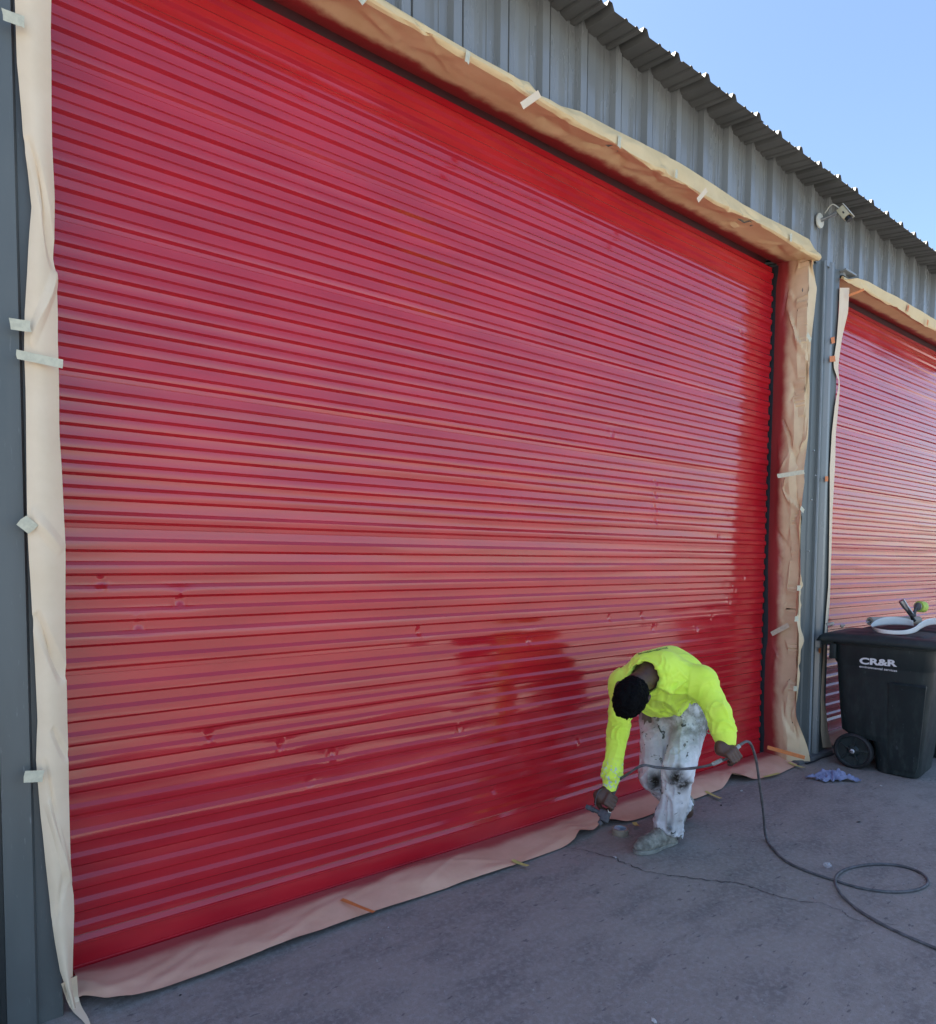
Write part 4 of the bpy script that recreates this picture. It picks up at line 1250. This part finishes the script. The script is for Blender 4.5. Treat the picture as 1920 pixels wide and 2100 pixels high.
V = relax(relax(V, F), F)
CAMN = -CAM_F
kn = np.zeros(len(V))
for c_, r_ in ((at(1386, 1600, 3.47), 0.062), (at(1389, 1575, 3.47), 0.035), (at(1345, 1606, 3.66), 0.060), (at(1341, 1622, 3.66), 0.05), (at(1404, 1612, 3.49), 0.045)):
    d = np.linalg.norm((V - c_) * np.array([1, 1, 0.85]), axis=1)
    kn = np.maximum(kn, sstep(r_ * 1.5, r_ * 0.35, d))
for t_ in np.linspace(0, 1, 40):
    d = np.linalg.norm(V - at(1368 + 4 * t_ + 2.0 * math.sin(9 * t_), 1592 + 108 * t_, 3.50 + 0.08 * t_), axis=1)
    kn = np.maximum(kn, sstep(0.026, 0.008, d) * (0.8 if math.sin(t_ * 31) > -0.5 else 0.25))
grime = np.clip(0.16 + sstep(0.50, 0.74, V[:, 2]) * (0.70 + 0.6 * sstep(0.0, 0.2, (V - LHIP) @ LATD + 0.12)) + 0.25 * sstep(0.35, 0.1, V[:, 2]), 0, 1)
obj('trousers', V, F, M['trousers'], pos, True, attr={'knee': kn, 'grime': grime})
# loop of twine hanging from the pocket
mb = MB(); c_ = at(1454, 1499, 3.72)
mb.tube([at(1448, 1488, 3.76), at(1452, 1493, 3.74)] + [c_ + 0.014 * (math.cos(a) * CAM_R + math.sin(a) * CAM_U) for a in np.linspace(2.2, 8.0, 16)], 0.004, 6)
mb.build('belt_loop', M['lace'], pos)

def shoe(heel, toe, up, name='shoe', width=0.047):
    X = nrm(toe - heel); L = np.linalg.norm(toe - heel)
    Z = nrm(up - X * (up @ X)); Y = np.cross(Z, X)
    R_ = np.array([X, Y, Z])
    lo = np.minimum(heel, toe) - 0.13; hi = np.maximum(heel, toe) + 0.16
    W = lambda x, y, z: heel + X * x * L + Y * y + Z * z
    sh = Field(lo, hi, 0.0042)
    sh.econe(W(0.16, 0, 0.050), W(0.45, 0, 0.055), 0.043, 0.043, 1.25, Z, 0.02)
    sh.econe(W(0.45, 0, 0.050), W(0.80, 0.002, 0.040), 0.044, 0.046, 0.95, Z, 0.02)
    sh.econe(W(0.80, 0, 0.036), W(0.93, 0.0, 0.033), 0.043, 0.032, 0.78, Z, 0.02)
    sh.econe(W(0.16, 0, 0.07), W(0.22, 0, 0.105), 0.040, 0.042, 1.0, Z, 0.02)
    sh.econe(W(0.36, 0, 0.085), W(0.62, 0, 0.062), 0.026, 0.030, 0.8, Z, 0.015)     # tongue
    sh.rbox(W(0.5, 0, -0.06), R_, (L, 0.2, 0.076), 0.004, 0.004, True)              # flat underside
    V, F = sh.mesh(1)
    N = vnormals(V, F)
    q = (V - heel) @ R_.T
    cr = 0.0016 * ridge(((q[:, 0] * 60 + 1.2 * vnoise(V[:, 0] * 40, V[:, 1] * 40, V[:, 2] * 40, 2)) % 1) - 0.5) * np.exp(-((q[:, 0] / L - 0.68) / 0.12) ** 2)
    seam = -0.0018 * np.exp(-((q[:, 2] - 0.062 + 0.05 * (q[:, 0] / L - 0.55)) / 0.0025) ** 2) * (q[:, 0] / L > 0.6)
    V = V + N * (cr + seam + 0.001 * vnoise(V[:, 0] * 70, V[:, 1] * 70, V[:, 2] * 70, 4))[:, None]
    s_ = obj(name, V, F, M['shoe'], pos, True)
    # sole
    n = 44; mb = MB(); rings = []
    def outline(t, off, z):
        a = 2 * PI * t
        cx = 0.5 - 0.53 * math.cos(a)
        wy = (0.030 + 0.020 * sstep(0.35, 0.72, np.array(cx))) * (abs(math.sin(a)) ** 0.62) * np.sign(math.sin(a)) + off * np.sign(math.sin(a)) * abs(math.sin(a)) ** 0.5
        return W(cx + off / L * -math.cos(a), wy * 1.02, z)
    lv = [(-0.004, -0.001), (0.004, 0.0), (0.005, 0.007), (0.003, 0.010), (0.005, 0.013), (0.004, 0.020), (-0.008, 0.022)]
    VV = [outline(k / n, o_, z_) for (o_, z_) in lv for k in range(n)]
    FF = [(i * n + k, i * n + (k + 1) % n, (i + 1) * n + (k + 1) % n, (i + 1) * n + k) for i in range(len(lv) - 1) for k in range(n)]
    FF += [tuple(range(n - 1, -1, -1)), tuple(range((len(lv) - 1) * n, len(lv) * n))]
    mb.add(VV, FF); mb.build('sole', M['sole'], s_)
    mb = MB()
    for i, xx in enumerate((0.42, 0.49, 0.56, 0.63)):
        zz = 0.112 - 0.072 * (xx - 0.36) - 0.016 * (i == 3)
        mb.tube([W(xx, -0.024, zz - 0.012), W(xx + 0.015, -0.008, zz + 0.002), W(xx + 0.02, 0.008, zz + 0.002), W(xx + 0.03, 0.024, zz - 0.012)], 0.0030, 6)
    mb.build('lace', M['lace'], s_)
    return s_
ext = nrm(LTOE - LHEEL)
shoe(LHEEL + np.array([0.02, 0, 0.003]) , LTOE + ext * 0.030 + np.array([0, 0, 0.003]), np.array([0, 0, 1.0]))
RH = at(1417, 1650, 4.02)
RT = RTOE.copy(); RT[2] = 0.004
shoe(RH + (RT - RH) * 0.0 + np.array([0.0, 0, -0.01]), RT + nrm(RT - RH) * 0.02 + np.array([0, 0, 0.004]), nrm(np.array([-0.75, -0.1, 0.65])))

# ------------------------------------------------------------------ spray gun and hose
gun = thing('spray_gun', tuple(at(1232, 1668, 3.48)), 'paint-caked grey spray gun in the painter\'s lower hand by the door', 'spray gun')
gb = at(1236, 1669, 3.43); ga = nrm(at(1204, 1655, 3.48) - gb); gu = -RHAX
mb = MB()
R_ = frame(ga, gu); Rm = R_.T
mb.box(gb - ga * 0.010, (0.060, 0.032, 0.040), Rm, 0.008)
mb.box(gb - ga * 0.020 - gu * 0.020, (0.050, 0.030, 0.034), Rm, 0.012)
mb.tube([gb + RHAX * 0.040 - ga * 0.012, gb + RHAX * 0.056 - ga * 0.005], [0.016, 0.012], 10)
mb.build('gun_body', M['gun'], gun)
mb = MB(); mb.tube([gb + ga * 0.015, gb + ga * 0.05], 0.011, 12); mb.tube([gb + ga * 0.048, gb + ga * 0.062], [0.015, 0.015], 8); mb.build('barrel', M['gun'], gun)
mb = MB(); q0 = gb + ga * 0.060
mb.tube([q0, q0 + ga * 0.012], 0.012, 12); mb.box(q0 + ga * 0.022 + R_[1] * 0.010, (0.028, 0.005, 0.022), Rm, 0.002); mb.box(q0 + ga * 0.022 - R_[1] * 0.010, (0.028, 0.005, 0.022), Rm, 0.002)
mb.tube([q0 + ga * 0.014 - gu * 0.012, q0 + ga * 0.014 + gu * 0.016], 0.005, 8)
mb.build('nozzle_guard', M['gun'], gun)
mb = MB(); mb.tube(spline([RHC + RHAX * 0.010, RHC - RHAX * 0.05, RHC - RHAX * 0.095], 8), 0.0145, 12); mb.build('grip', M['gun'], gun)
mb = MB(); mb.tube(spline([at(1221, 1655, 3.45), at(1222, 1640, 3.45), at(1227, 1624, 3.46), at(1236, 1617, 3.48)], 12), 0.0028, 8); mb.build('trigger', M['gun'], gun)
mb = MB(); mb.tube([at(1247, 1660, 3.39), at(1248, 1665, 3.39), at(1254, 1667, 3.385)], 0.0025, 6); mb.build('swivel_pin', M['steel'], gun)

hs = thing('paint_hose', (3.2, -1.2, 0.0), 'dirty grey paint hose running from gun through hand to a ground loop', 'hose')
hp = [at(1256, 1632, 3.50), at(1266, 1604, 3.50), at(1288, 1587, 3.42), at(1318, 1570, 3.36), at(1350, 1574, 3.34), at(1400, 1577, 3.31), at(1448, 1571, 3.26), at(1480, 1560, 3.22), LHC, at(1512, 1533, 3.22),
      at(1530, 1521, 3.24), at(1541, 1528, 3.27), at(1551, 1560, 3.34), at(1558, 1610, 3.46)]
G = lambda x, y, z=0.0075: on(x, y, 2, z)
hp += [at(1565, 1662, 3.60), G(1570, 1712, 0.03), G(1582, 1737), G(1612, 1766), G(1660, 1788), G(1714, 1806), G(1770, 1822), G(1830, 1829), G(1878, 1825), G(1902, 1812), G(1896, 1795), G(1862, 1779), G(1815, 1772),
       G(1765, 1775), G(1728, 1786), G(1713, 1803, 0.022), G(1722, 1830, 0.012), G(1755, 1862), G(1800, 1890), G(1850, 1915), G(1920, 1945), G(2010, 1985), G(2130, 2050)]
hc = spline(hp, 420)
hc[:, 2] = np.maximum(hc[:, 2], 0.0072)
rad = 0.0068 * (1 + 0.10 * vnoise(np.arange(420) * 0.35, 0, 0, 3))
mb = MB(); mb.tube(list(hc), list(rad), 10); mb.build('hose_line', M['hose'], hs, sharp=None)
for a, b, r_ in ((at(1462, 1567, 3.245), at(1482, 1558, 3.215), 0.0100), (at(1508, 1537, 3.22), at(1517, 1529, 3.225), 0.0098), (at(1262, 1612, 3.50), at(1267, 1603, 3.49), 0.0095)):
    mb = MB(); mb.tube([a, (a + b) / 2, b], [r_, r_ * 1.06, r_], 12); mb.build('hose_fitting', M['hose_fit'], hs)
mb = MB(); mb.tube(spline([on(1905, 1926, 2, 0.012), on(1880, 1912, 2, 0.02), on(1860, 1909, 2, 0.01)], 8), 0.004, 6)

# ------------------------------------------------------------------ things on the ground
tr = thing('tape_roll', tuple(on(1272, 1711, 2, 0)), 'tan tape roll standing flat on the concrete left of the painter shoe', 'tape roll')
c0 = on(1272, 1711, 2, 0)
mb = MB(); mb.lathe([(0.034, 0.001), (0.046, 0.001), (0.0468, 0.003), (0.0465, 0.036), (0.046, 0.038), (0.0365, 0.038)], c0, (0, 0, 1), 40); mb.build('tape_winding', M['tape_core'], tr)
mb = MB(); mb.lathe([(0.0365, 0.001), (0.0365, 0.0385), (0.034, 0.0385), (0.034, 0.001)], c0, (0, 0, 1), 40, close=True); mb.build('tape_core', M['tape_blue'], tr)
mb = MB(); mb.box(c0 + np.array([-0.012, 0.012, 0.0335]), (0.045, 0.030, 0.0015), Matrix.Rotation(0.5, 3, 'Z') @ Matrix.Rotation(0.3, 3, 'X')); mb.build('loose_tape_end', M['tape_blue'], tr)

def crumpled(name, px, py, w, d, hgt, rot, mat, label, cat, seed, n=46, z0=0.003, outline=None):
    """a crumpled sheet lying on the ground, its ragged outline lobed"""
    c = on(px, py, 2, 0)
    rr, aa = np.meshgrid(np.linspace(0, 1, n // 2), np.linspace(0, 2 * PI, n * 2), indexing='ij')
    ca, sa = np.cos(aa), np.sin(aa)
    lob = 0.72 + 0.30 * vnoise(ca * 2.1, sa * 2.1, 0, seed) + 0.22 * vnoise(ca * 5, sa * 5, 0, seed + 1)
    x, y = rr * ca * lob * w, rr * sa * lob * d
    z = hgt * (0.75 * (1 - rr ** 2) * (0.45 + 0.55 * facet(x / w * 3.0, y / d * 2.2, seed + 2)) + 0.50 * np.abs(facet(x / w * 7, y / d * 4, seed + 3)) * (1 - 0.5 * rr) + 0.26 * np.abs(facet(x / w * 15, y / d * 9, seed + 4)))
    z = np.maximum(z, 0) + z0
    x = x + 0.12 * w * facet(x / w * 3 + 5, y / d * 3, seed + 6) * (1 - rr); y = y + 0.12 * d * facet(x / w * 3, y / d * 3 + 5, seed + 7) * (1 - rr)
    P = np.stack([c[0] + x * math.cos(rot) - y * math.sin(rot), c[1] + x * math.sin(rot) + y * math.cos(rot), z], -1)
    o = obj(name, P.reshape(-1, 3), grid_faces(rr.shape[0], rr.shape[1]), mat, None, True, sharp=40)
    return tag(o, label, cat)
crumpled('paper_towel', 1708, 1601, 0.20, 0.085, 0.085, R(-36), M['rag'], 'crumpled blue paper towel on the concrete in front of the bin', 'rag', 4)
crumpled('plastic_scrap', 1695, 1778, 0.035, 0.025, 0.030, 0.4, M['film'], 'clear crumpled plastic scrap beside the hose loop', 'litter', 12, 24)
crumpled('paper_scrap', 1262, 1760, 0.016, 0.008, 0.012, 1.2, M['scrap'], 'tiny white twist of paper lying on the crack', 'litter', 14, 16)
crumpled('paper_scrap', 1521, 1623, 0.014, 0.009, 0.012, 0.2, M['scrap'], 'tiny white scrap between painter and hose', 'litter', 16, 16)
crumpled('paper_scrap', 1682, 1545, 0.016, 0.012, 0.012, 0.2, M['scrap'], 'white scrap at the base of the post between the doors', 'litter', 18, 16)
crumpled('paper_scrap', 1807, 1613, 0.013, 0.009, 0.010, 0.9, M['scrap'], 'white speck of paper in front of the bin', 'litter', 20, 16)
crumpled('paper_scrap', 1342, 2096, 0.018, 0.010, 0.008, 0.9, M['scrap'], 'pale scrap at the bottom edge of the picture', 'litter', 22, 16)
crumpled('dirt_clod', 1653, 1567, 0.022, 0.012, 0.014, 0.3, M['grit'], 'black clod on the slab beside the farthest yellow tape', 'litter', 24, 16)
crumpled('dirt_clod', 1479, 1653, 0.014, 0.007, 0.008, 0.3, M['grit'], 'small dark clod right of the painter shoes', 'litter', 26, 16)
crumpled('dirt_clod', 1761, 1687, 0.020, 0.007, 0.006, -0.3, M['grit'], 'flat dark clod right of the hose below the towel', 'litter', 28, 16)
crumpled('dirt_clod', 370, 2043, 0.006, 0.005, 0.006, -0.3, M['grit'], 'dark crumb near the floor paper at lower left', 'litter', 30, 16)
rng = random.Random(3)
mb = MB()
for i in range(420):
    px, py = rng.uniform(180, 1900), rng.uniform(1620, 2090)
    c = on(px, py, 2, 0)
    if c[1] > -0.33: continue
    r_ = rng.uniform(0.0010, 0.0028)
    mb.box(c + np.array([0, 0, r_ * 0.6]), (r_ * 2, r_ * 1.5, r_ * 1.2), Matrix.Rotation(rng.uniform(0, 3), 3, 'Z'))
g_ = mb.build('loose_grit', simple('pale_grit', (0.42, 0.41, 0.40), 0.9, 0.3, 7), smooth=False); tag(g_, kind='stuff')

# ------------------------------------------------------------------ the wheeled bin
def loft(rings, n_side=9, r=0.05):
    """rings: (z, a0, a1, hw, radius): rounded rectangles; a runs away from the wall (-Y), hw half width in X"""
    V, F = [], []
    m = None
    for (z, a0, a1, hw, rd) in rings:
        pts = []
        cx, cy = 0.0, -(a0 + a1) / 2
        hx, hy = hw, (a1 - a0) / 2
        rd = min(rd, hx * 0.9, hy * 0.9)
        for q in range(4):
            sx, sy = ((1, 1), (-1, 1), (-1, -1), (1, -1))[q]
            for k in range(5):
                a = PI / 2 * (q + k / 4)
                pts.append((cx + sx * (hx - rd) + rd * math.cos(a), cy + sy * (hy - rd) + rd * math.sin(a), z))
        m = len(pts)
        V += pts
    for i in range(len(rings) - 1):
        for k in range(m):
            F.append((i * m + k, i * m + (k + 1) % m, (i + 1) * m + (k + 1) % m, (i + 1) * m + k))
    F.append(tuple(range(m - 1, -1, -1)))
    F.append(tuple(range((len(rings) - 1) * m, len(rings) * m)))
    return V, F
def text_mesh(txt, size, sx=1.0, bold=0.0, ext=0.0008):
    cu = bpy.data.curves.new('t', 'FONT')
    cu.body = txt; cu.size = size; cu.offset = bold; cu.extrude = ext; cu.resolution_u = 4
    o = bpy.data.objects.new('t', cu); COL.objects.link(o)
    bpy.context.view_layer.update()
    me = bpy.data.meshes.new_from_object(o.evaluated_get(bpy.context.evaluated_depsgraph_get()))
    V = np.array([v.co[:] for v in me.vertices]); V[:, 0] *= sx
    F = [tuple(p.vertices) for p in me.polygons]
    bpy.data.objects.remove(o, do_unlink=True); bpy.data.curves.remove(cu); bpy.data.meshes.remove(me)
    return V, F
def make_bin(x, label):
    b = thing('wheeled_bin', (x, 0, 0), label, 'bin')
    hw = 0.30
    rings = [(0.004, 0.735, 0.995, 0.235, 0.06), (0.012, 0.722, 1.005, 0.245, 0.07), (0.20, 0.705, 1.022, 0.262, 0.075), (0.235, 0.690, 1.026, 0.265, 0.075), (0.262, 0.520, 1.029, 0.268, 0.07), (0.285, 0.482, 1.031, 0.270, 0.07),
             (0.50, 0.462, 1.052, 0.280, 0.07), (0.80, 0.440, 1.080, 0.294, 0.07), (0.815, 0.438, 1.082, 0.296, 0.07), (0.825, 0.428, 1.086, 0.300, 0.07), (0.960, 0.418, 1.096, 0.305, 0.07), (0.964, 0.405, 1.108, 0.316, 0.07), (0.992, 0.402, 1.112, 0.318, 0.07)]
    V, F = loft(rings)
    o = obj('bin_body', V, F, M['bin'], b, True, local=True, sharp=38)
    for sx in (-1, 1):                  # pressed side panels near the front
        mb = MB()
        Vp, Fp = loft([(0.05, 0.83, 0.99, 0.004, 0.004), (0.10, 0.815, 1.005, 0.009, 0.004), (0.66, 0.805, 1.04, 0.011, 0.004), (0.70, 0.81, 1.045, 0.022, 0.004), (0.715, 0.83, 1.04, 0.004, 0.003)])
        Vp = [(v[0] + sx * (0.248 + 0.044 * min(1, v[2] / 0.8)), v[1], v[2]) for v in Vp]
        obj('side_panel', Vp, Fp, M['bin'], b, True, local=True, sharp=38)
        mb.box((sx * 0.312, -0.43, 0.905), (0.03, 0.05, 0.12), bev=0.01)
        mb.build('side_rib', M['bin'], b, local=True)
    # lid: shallow dome with pressed ridges and a deep lip
    na, nx_ = 46, 40
    a_, xx = np.meshgrid(np.linspace(0, 1, na), np.linspace(-1, 1, nx_), indexing='ij')
    aa = 0.318 + a_ * (1.150 - 0.318)
    ex = np.minimum(a_, 1 - a_) * 0.83; ey = (1 - np.abs(xx)) * 0.35
    e = np.minimum(ex, ey)
    z = 1.034 + 0.024 * np.sin(PI * np.clip(a_, 0, 1)) * (1 - xx ** 2) ** 0.5
    z = z - 0.052 * (1 - sstep(0, 0.028, e)) + 0.006 * sstep(0.05, 0.06, e) - 0.006 * sstep(0.10, 0.11, e) + 0.008 * sstep(0.15, 0.165, e)
    z = z + 0.004 * (np.abs(((xx * 3.5) % 1.0) - 0.5) < 0.12) * (e > 0.17)
    lidV = np.stack([xx * 0.352, -aa, z], -1).reshape(-1, 3)
    lid = obj('lid', lidV, grid_faces(na, nx_), M['bin'], b, True, local=True, sharp=40)
    sm = lid.modifiers.new('t', 'SOLIDIFY'); sm.thickness = 0.006; sm.offset = -1
    mb = MB(); mb.tube([(-0.27, -0.352, 0.965), (0.27, -0.352, 0.965)], 0.017, 12)
    for sx in (-0.29, -0.1, 0.1, 0.29):
        mb.box((sx, -0.385, 0.968), (0.035, 0.09, 0.045), bev=0.008)
    mb.build('handle', M['bin'], b, local=True)
    mb = MB(); mb.tube([(-0.31, -0.584, 0.135), (0.31, -0.584, 0.135)], 0.011, 10); mb.build('axle', M['steel'], b, local=True)
    for sx in (-1, 1):
        c = np.array([sx * 0.265, -0.584, 0.136])
        mb = MB(); mb.lathe([(0.085, -0.022), (0.122, -0.030), (0.135, -0.022), (0.136, 0.0), (0.135, 0.022), (0.122, 0.030), (0.112, 0.028)], c, (sx, 0, 0), 40)
        w = mb.build('wheel', M['tyre'], b, local=True)
        mb = MB(); mb.lathe([(0.114, 0.027), (0.106, 0.018), (0.045, 0.012), (0.030, 0.028), (0.018, 0.030)], c, (sx, 0, 0), 40)
        for k in range(5):
            a = 2 * PI * k / 5 + 0.5
            mb.box(c + np.array([sx * 0.018, 0.068 * math.cos(a), 0.068 * math.sin(a)]), (0.014, 0.082, 0.013), Matrix.Rotation(a, 3, 'X'), 0.004)
        mb.build('rim', M['bin'], w, local=True)
        mb = MB(); mb.lathe([(0.0001, 0.042), (0.010, 0.041), (0.0155, 0.036), (0.016, 0.028)], c, (sx, 0, 0), 20); mb.build('hub_cap', M['white_print'], w, local=True)
    return b
BROT = R(7)
def turn(b, corner):
    c_, s_ = math.cos(BROT), math.sin(BROT)
    lx, ly = -0.265, -1.0
    b.rotation_euler = (0, 0, BROT)
    b.location = (corner[0] - (c_ * lx - s_ * ly), corner[1] - (s_ * lx + c_ * ly), 0)
bin1 = make_bin(5.655, 'large dark wheeled bin with CR&R environmental services lettering, paper roll on its lid')
bin2 = make_bin(6.42, 'second dark wheeled bin, only a sliver showing behind the lettered bin at right')
# print on the side that faces the camera: X = body side; text reads towards -Y
def side_text(txt, size, sx, bold, p0, p1, parent, name):
    """baseline from p0 to p1 (pixels) on the bin's side"""
    V, F = text_mesh(txt, 1.0, 1.0, bold / size, 0.0)
    V = V - np.array([V[:, 0].min(), 0, 0]); V[:, 0] /= V[:, 0].max()
    V[:, 1] *= size
    A_ = on(*p0, 0, 5.355); Bq = on(*p1, 0, 5.355)
    slope = 0.014 / 0.155      # the side leans out towards the top
    out = []
    for (x, y, z) in V:
        p = A_ + (Bq - A_) * x
        p = p + np.array([0, 0, y])
        out.append((5.655 - (0.2955 + 0.0475 * (p[2] - 0.80) + 0.010 * (p[2] > 0.815)) - 0.0035, p[1], p[2]))
    o = obj(name, out, F, M['white_print'], parent, False)
    return o
o = side_text('CR&R', 0.066, 1.5, 0.0028, (1763, 1360), (1837, 1367), bin1, 'lettering')
o = side_text('environmental services', 0.026, 1.0, 0.0003, (1762, 1368), (1836, 1378.5), bin1, 'lettering')

turn(bin1, (5.425, -1.0))
turn(bin2, (6.19, -0.98))

# ------------------------------------------------------------------ things on the bin lid
LZ = 1.062
pr = thing('paper_roll', tuple(on(1783, 1268, 2, LZ + 0.03)), 'tan masking paper roll lying on the bin lid', 'paper roll')
a, b = at(1784, 1268, 5.30), at(1884, 1262, 5.42)
b[2] = a[2] = LZ + 0.057
d = nrm(b - a)
mb = MB(); mb.lathe([(0.016, 0.0), (0.034, 0.0), (0.035, 0.002), (0.035, np.linalg.norm(b - a)), (0.016, np.linalg.norm(b - a))], a, d, 32); mb.build('winding', M['paper_tan'], pr)
mb = MB(); mb.lathe([(0.016, 0.30), (0.016, -0.001), (0.0135, -0.001), (0.0135, 0.30)], a, d, 24); mb.build('core', M['guide'], pr)
mb = MB(); mb.tube([a - d * 0.045 + [0, 0, -0.012], a - d * 0.02 + [0, 0, -0.006], a + d * 0.01], [0.006, 0.009, 0.007], 8); mb.build('loose_film', M['film'], pr)

rim = [(1873, 1273), (1858, 1268), (1838, 1265), (1814, 1266), (1797, 1272), (1787, 1281), (1791, 1286), (1806, 1290), (1832, 1293), (1858, 1292), (1876, 1286), (1886, 1278), (1898, 1271), (1912, 1268), (1930, 1268), (1955, 1273), (1980, 1280)]
bot = [(1874, 1284), (1858, 1282), (1838, 1281), (1814, 1282), (1798, 1284), (1789, 1287), (1794, 1293), (1806, 1298), (1832, 1301), (1858, 1301), (1877, 1297), (1888, 1290), (1900, 1284), (1914, 1281), (1932, 1282), (1957, 1287), (1982, 1293)]
dd = [5.20 - max(0, by - 1281) / 20 * 0.36 for bx, by in bot]
ra, rb = spline([at(*p_, d_) for p_, d_ in zip(rim, dd)], 100), spline([at(*p_, d_) for p_, d_ in zip(bot, dd)], 100)
nv = 6
P = np.array([[ra[i] + (rb[i] - ra[i]) * (k / (nv - 1)) for k in range(nv)] for i in range(100)])
o = obj('paper_sheet', P.reshape(-1, 3), grid_faces(100, nv), M['paper_white'], None, True)
sm = o.modifiers.new('t', 'SOLIDIFY'); sm.thickness = 0.0015
tag(o, 'curled white plastic-coated sheet looping on the bin lid', 'paper sheet')

tg = thing('tape_dispenser', tuple(at(1868, 1255, 5.30)), 'grey hand tape dispenser carrying a lime green tape roll, on the paper roll', 'tape dispenser')
q = lambda x, y, dd=5.30: at(x, y, dd)
mb = MB(); mb.tube([q(1848, 1232), q(1856, 1243), q(1866, 1256)], [0.020, 0.022, 0.016], 10); mb.build('blade_guard', M['galv'], tg)
mb = MB(); mb.tube([q(1853, 1229, 5.27), q(1861, 1242, 5.27), q(1872, 1258, 5.27)], 0.007, 8); mb.build('cutting_blade', M['steel'], tg)
mb = MB(); mb.tube(spline([q(1860, 1247), q(1872, 1262), q(1878, 1250), q(1884, 1238)], 12), [0.020] * 6 + [0.013] * 6, 10); mb.build('frame', M['gun'], tg)
mb = MB(); mb.tube(spline([q(1868, 1258), q(1872, 1268), q(1876, 1274)], 6), 0.015, 10); mb.build('handle', M['black_plastic'], tg)
ta = nrm(at(1896, 1245, 5.315) - at(1880, 1244, 5.29))
mb = MB(); mb.lathe([(0.028, 0.0), (0.044, 0.0), (0.045, 0.002), (0.045, 0.052), (0.044, 0.054), (0.028, 0.054)], q(1884, 1244), ta, 32); mb.build('green_roll', M['green_tape'], tg)
mb = MB(); mb.lathe([(0.0001, -0.008), (0.033, -0.007), (0.034, 0.0), (0.030, 0.004)], q(1883, 1244), ta, 24); mb.build('roll_hub', M['galv'], tg)

# crumpled tan scraps where the lid meets the far door
for i, (px, py, ln, seed, lb) in enumerate(((1706, 1279, 0.050, 3, 'crumpled tan paper twist at the rear corner of the bin lid'), (1727, 1284, 0.036, 6, 'smaller crumpled tan paper twist next to the bin lid corner'))):
    fl = Field(at(px, py, 5.13) - 0.09, at(px, py, 5.13) + 0.09, 0.005)
    c = at(px, py, 5.13)
    rg = random.Random(seed)
    for k in range(5):
        o1 = np.array([rg.uniform(-1, 1), rg.uniform(-1, 1), rg.uniform(-0.6, 0.6)]) * ln * 0.7
        fl.cone(c + o1 * 0.3, c + o1, 0.012, 0.006, 0.006)
    V, F = fl.mesh(1)
    N = vnormals(V, F)
    V = V + N * (0.004 * facet(V[:, 0] * 60 + V[:, 2] * 30, V[:, 1] * 60, seed))[:, None]
    tag(obj('paper_scrap', V, F, M['paper_tan'], None, True, sharp=30), lb, 'litter')

# ------------------------------------------------------------------ security camera
sc_ = thing('security_camera', tuple(on(1682, 452, 1, YW - 0.04)), 'cream box security camera on a round-plate bracket high on the wall', 'camera')
w0 = on(1681, 453, 1, YW - 0.040)
mb = MB(); mb.lathe([(0.0001, -0.006), (0.050, -0.006), (0.056, 0.0), (0.054, 0.008), (0.020, 0.014), (0.0001, 0.016)], w0, (0, -1, 0), 28); mb.build('mounting_plate', M['white_plastic'], sc_)
e0 = w0 + np.array([0.010, -0.125, 0.012])
mb = MB(); mb.tube([w0 + np.array([0, -0.01, 0]), w0 + np.array([0.004, -0.075, 0.006]), e0], [0.016, 0.012, 0.012], 12); mb.tube([e0 + np.array([0, 0.03, 0]), e0 + np.array([0, 0.0, 0])], 0.017, 12); mb.build('arm', M['galv'], sc_)
hc_ = e0 + np.array([0.020, -0.040, -0.012])
fw = nrm(np.array([0.05, -0.50, -0.80])); Rc = frame(fw, np.array([0, 0, 1.0]))
Rm = Rc.T
mb = MB(); mb.box(hc_, (0.095, 0.056, 0.054), Rm, 0.005); mb.build('housing', M['cam_cream'], sc_)
mb = MB(); mb.box(hc_ + Rc[2] * 0.032 + fw * 0.006, (0.118, 0.068, 0.005), Rm, 0.002); mb.box(hc_ + Rc[1] * 0.033 + Rc[2] * 0.016 + fw * 0.006, (0.118, 0.004, 0.034), Rm, 0.001); mb.build('sun_shield', M['white_plastic'], sc_)
mb = MB(); mb.tube([hc_ + fw * 0.046, hc_ + fw * 0.078], 0.022, 16); mb.build('lens', M['black_plastic'], sc_)
mb = MB(); mb.tube(spline([w0 + np.array([0.006, -0.035, 0.045]), w0 + np.array([0.0, -0.09, 0.085]), hc_ - fw * 0.045], 12), 0.004, 6); mb.build('cable', M['white_plastic'], sc_)
mb = MB(); mb.box(hc_ - Rc[1] * 0.0287 + fw * 0.008, (0.020, 0.002, 0.009), Rm); mb.build('badge', M['guide'], sc_, smooth=False)

# ------------------------------------------------------------------ repeats share a group
GROUPS = {'masking_paper': 'masking paper strips taped round the two doors', 'roll_up_door': 'red roll-up doors of the warehouse', 'wheeled_bin': 'dark wheeled bins by the far door',
          'paper_scrap': 'small paper scraps lying about', 'dirt_clod': 'dark clods on the concrete'}
TAPES = {'cream_masking_tape': 'cream tapes holding the masking paper', 'yellow_masking_tape': 'yellow tapes along the floor paper', 'orange_masking_tape': 'orange tapes on the masking paper',
         'kraft_paper_clean': 'pale tape bands across the header paper'}
for o in COL.objects:
    if o.parent is None and 'label' in o:
        base = o.name.split('.')[0]
        if base in GROUPS: o['group'] = GROUPS[base]
        elif base == 'tape_strip': o['group'] = TAPES[o.data.materials[0].name.split('.')[0]]
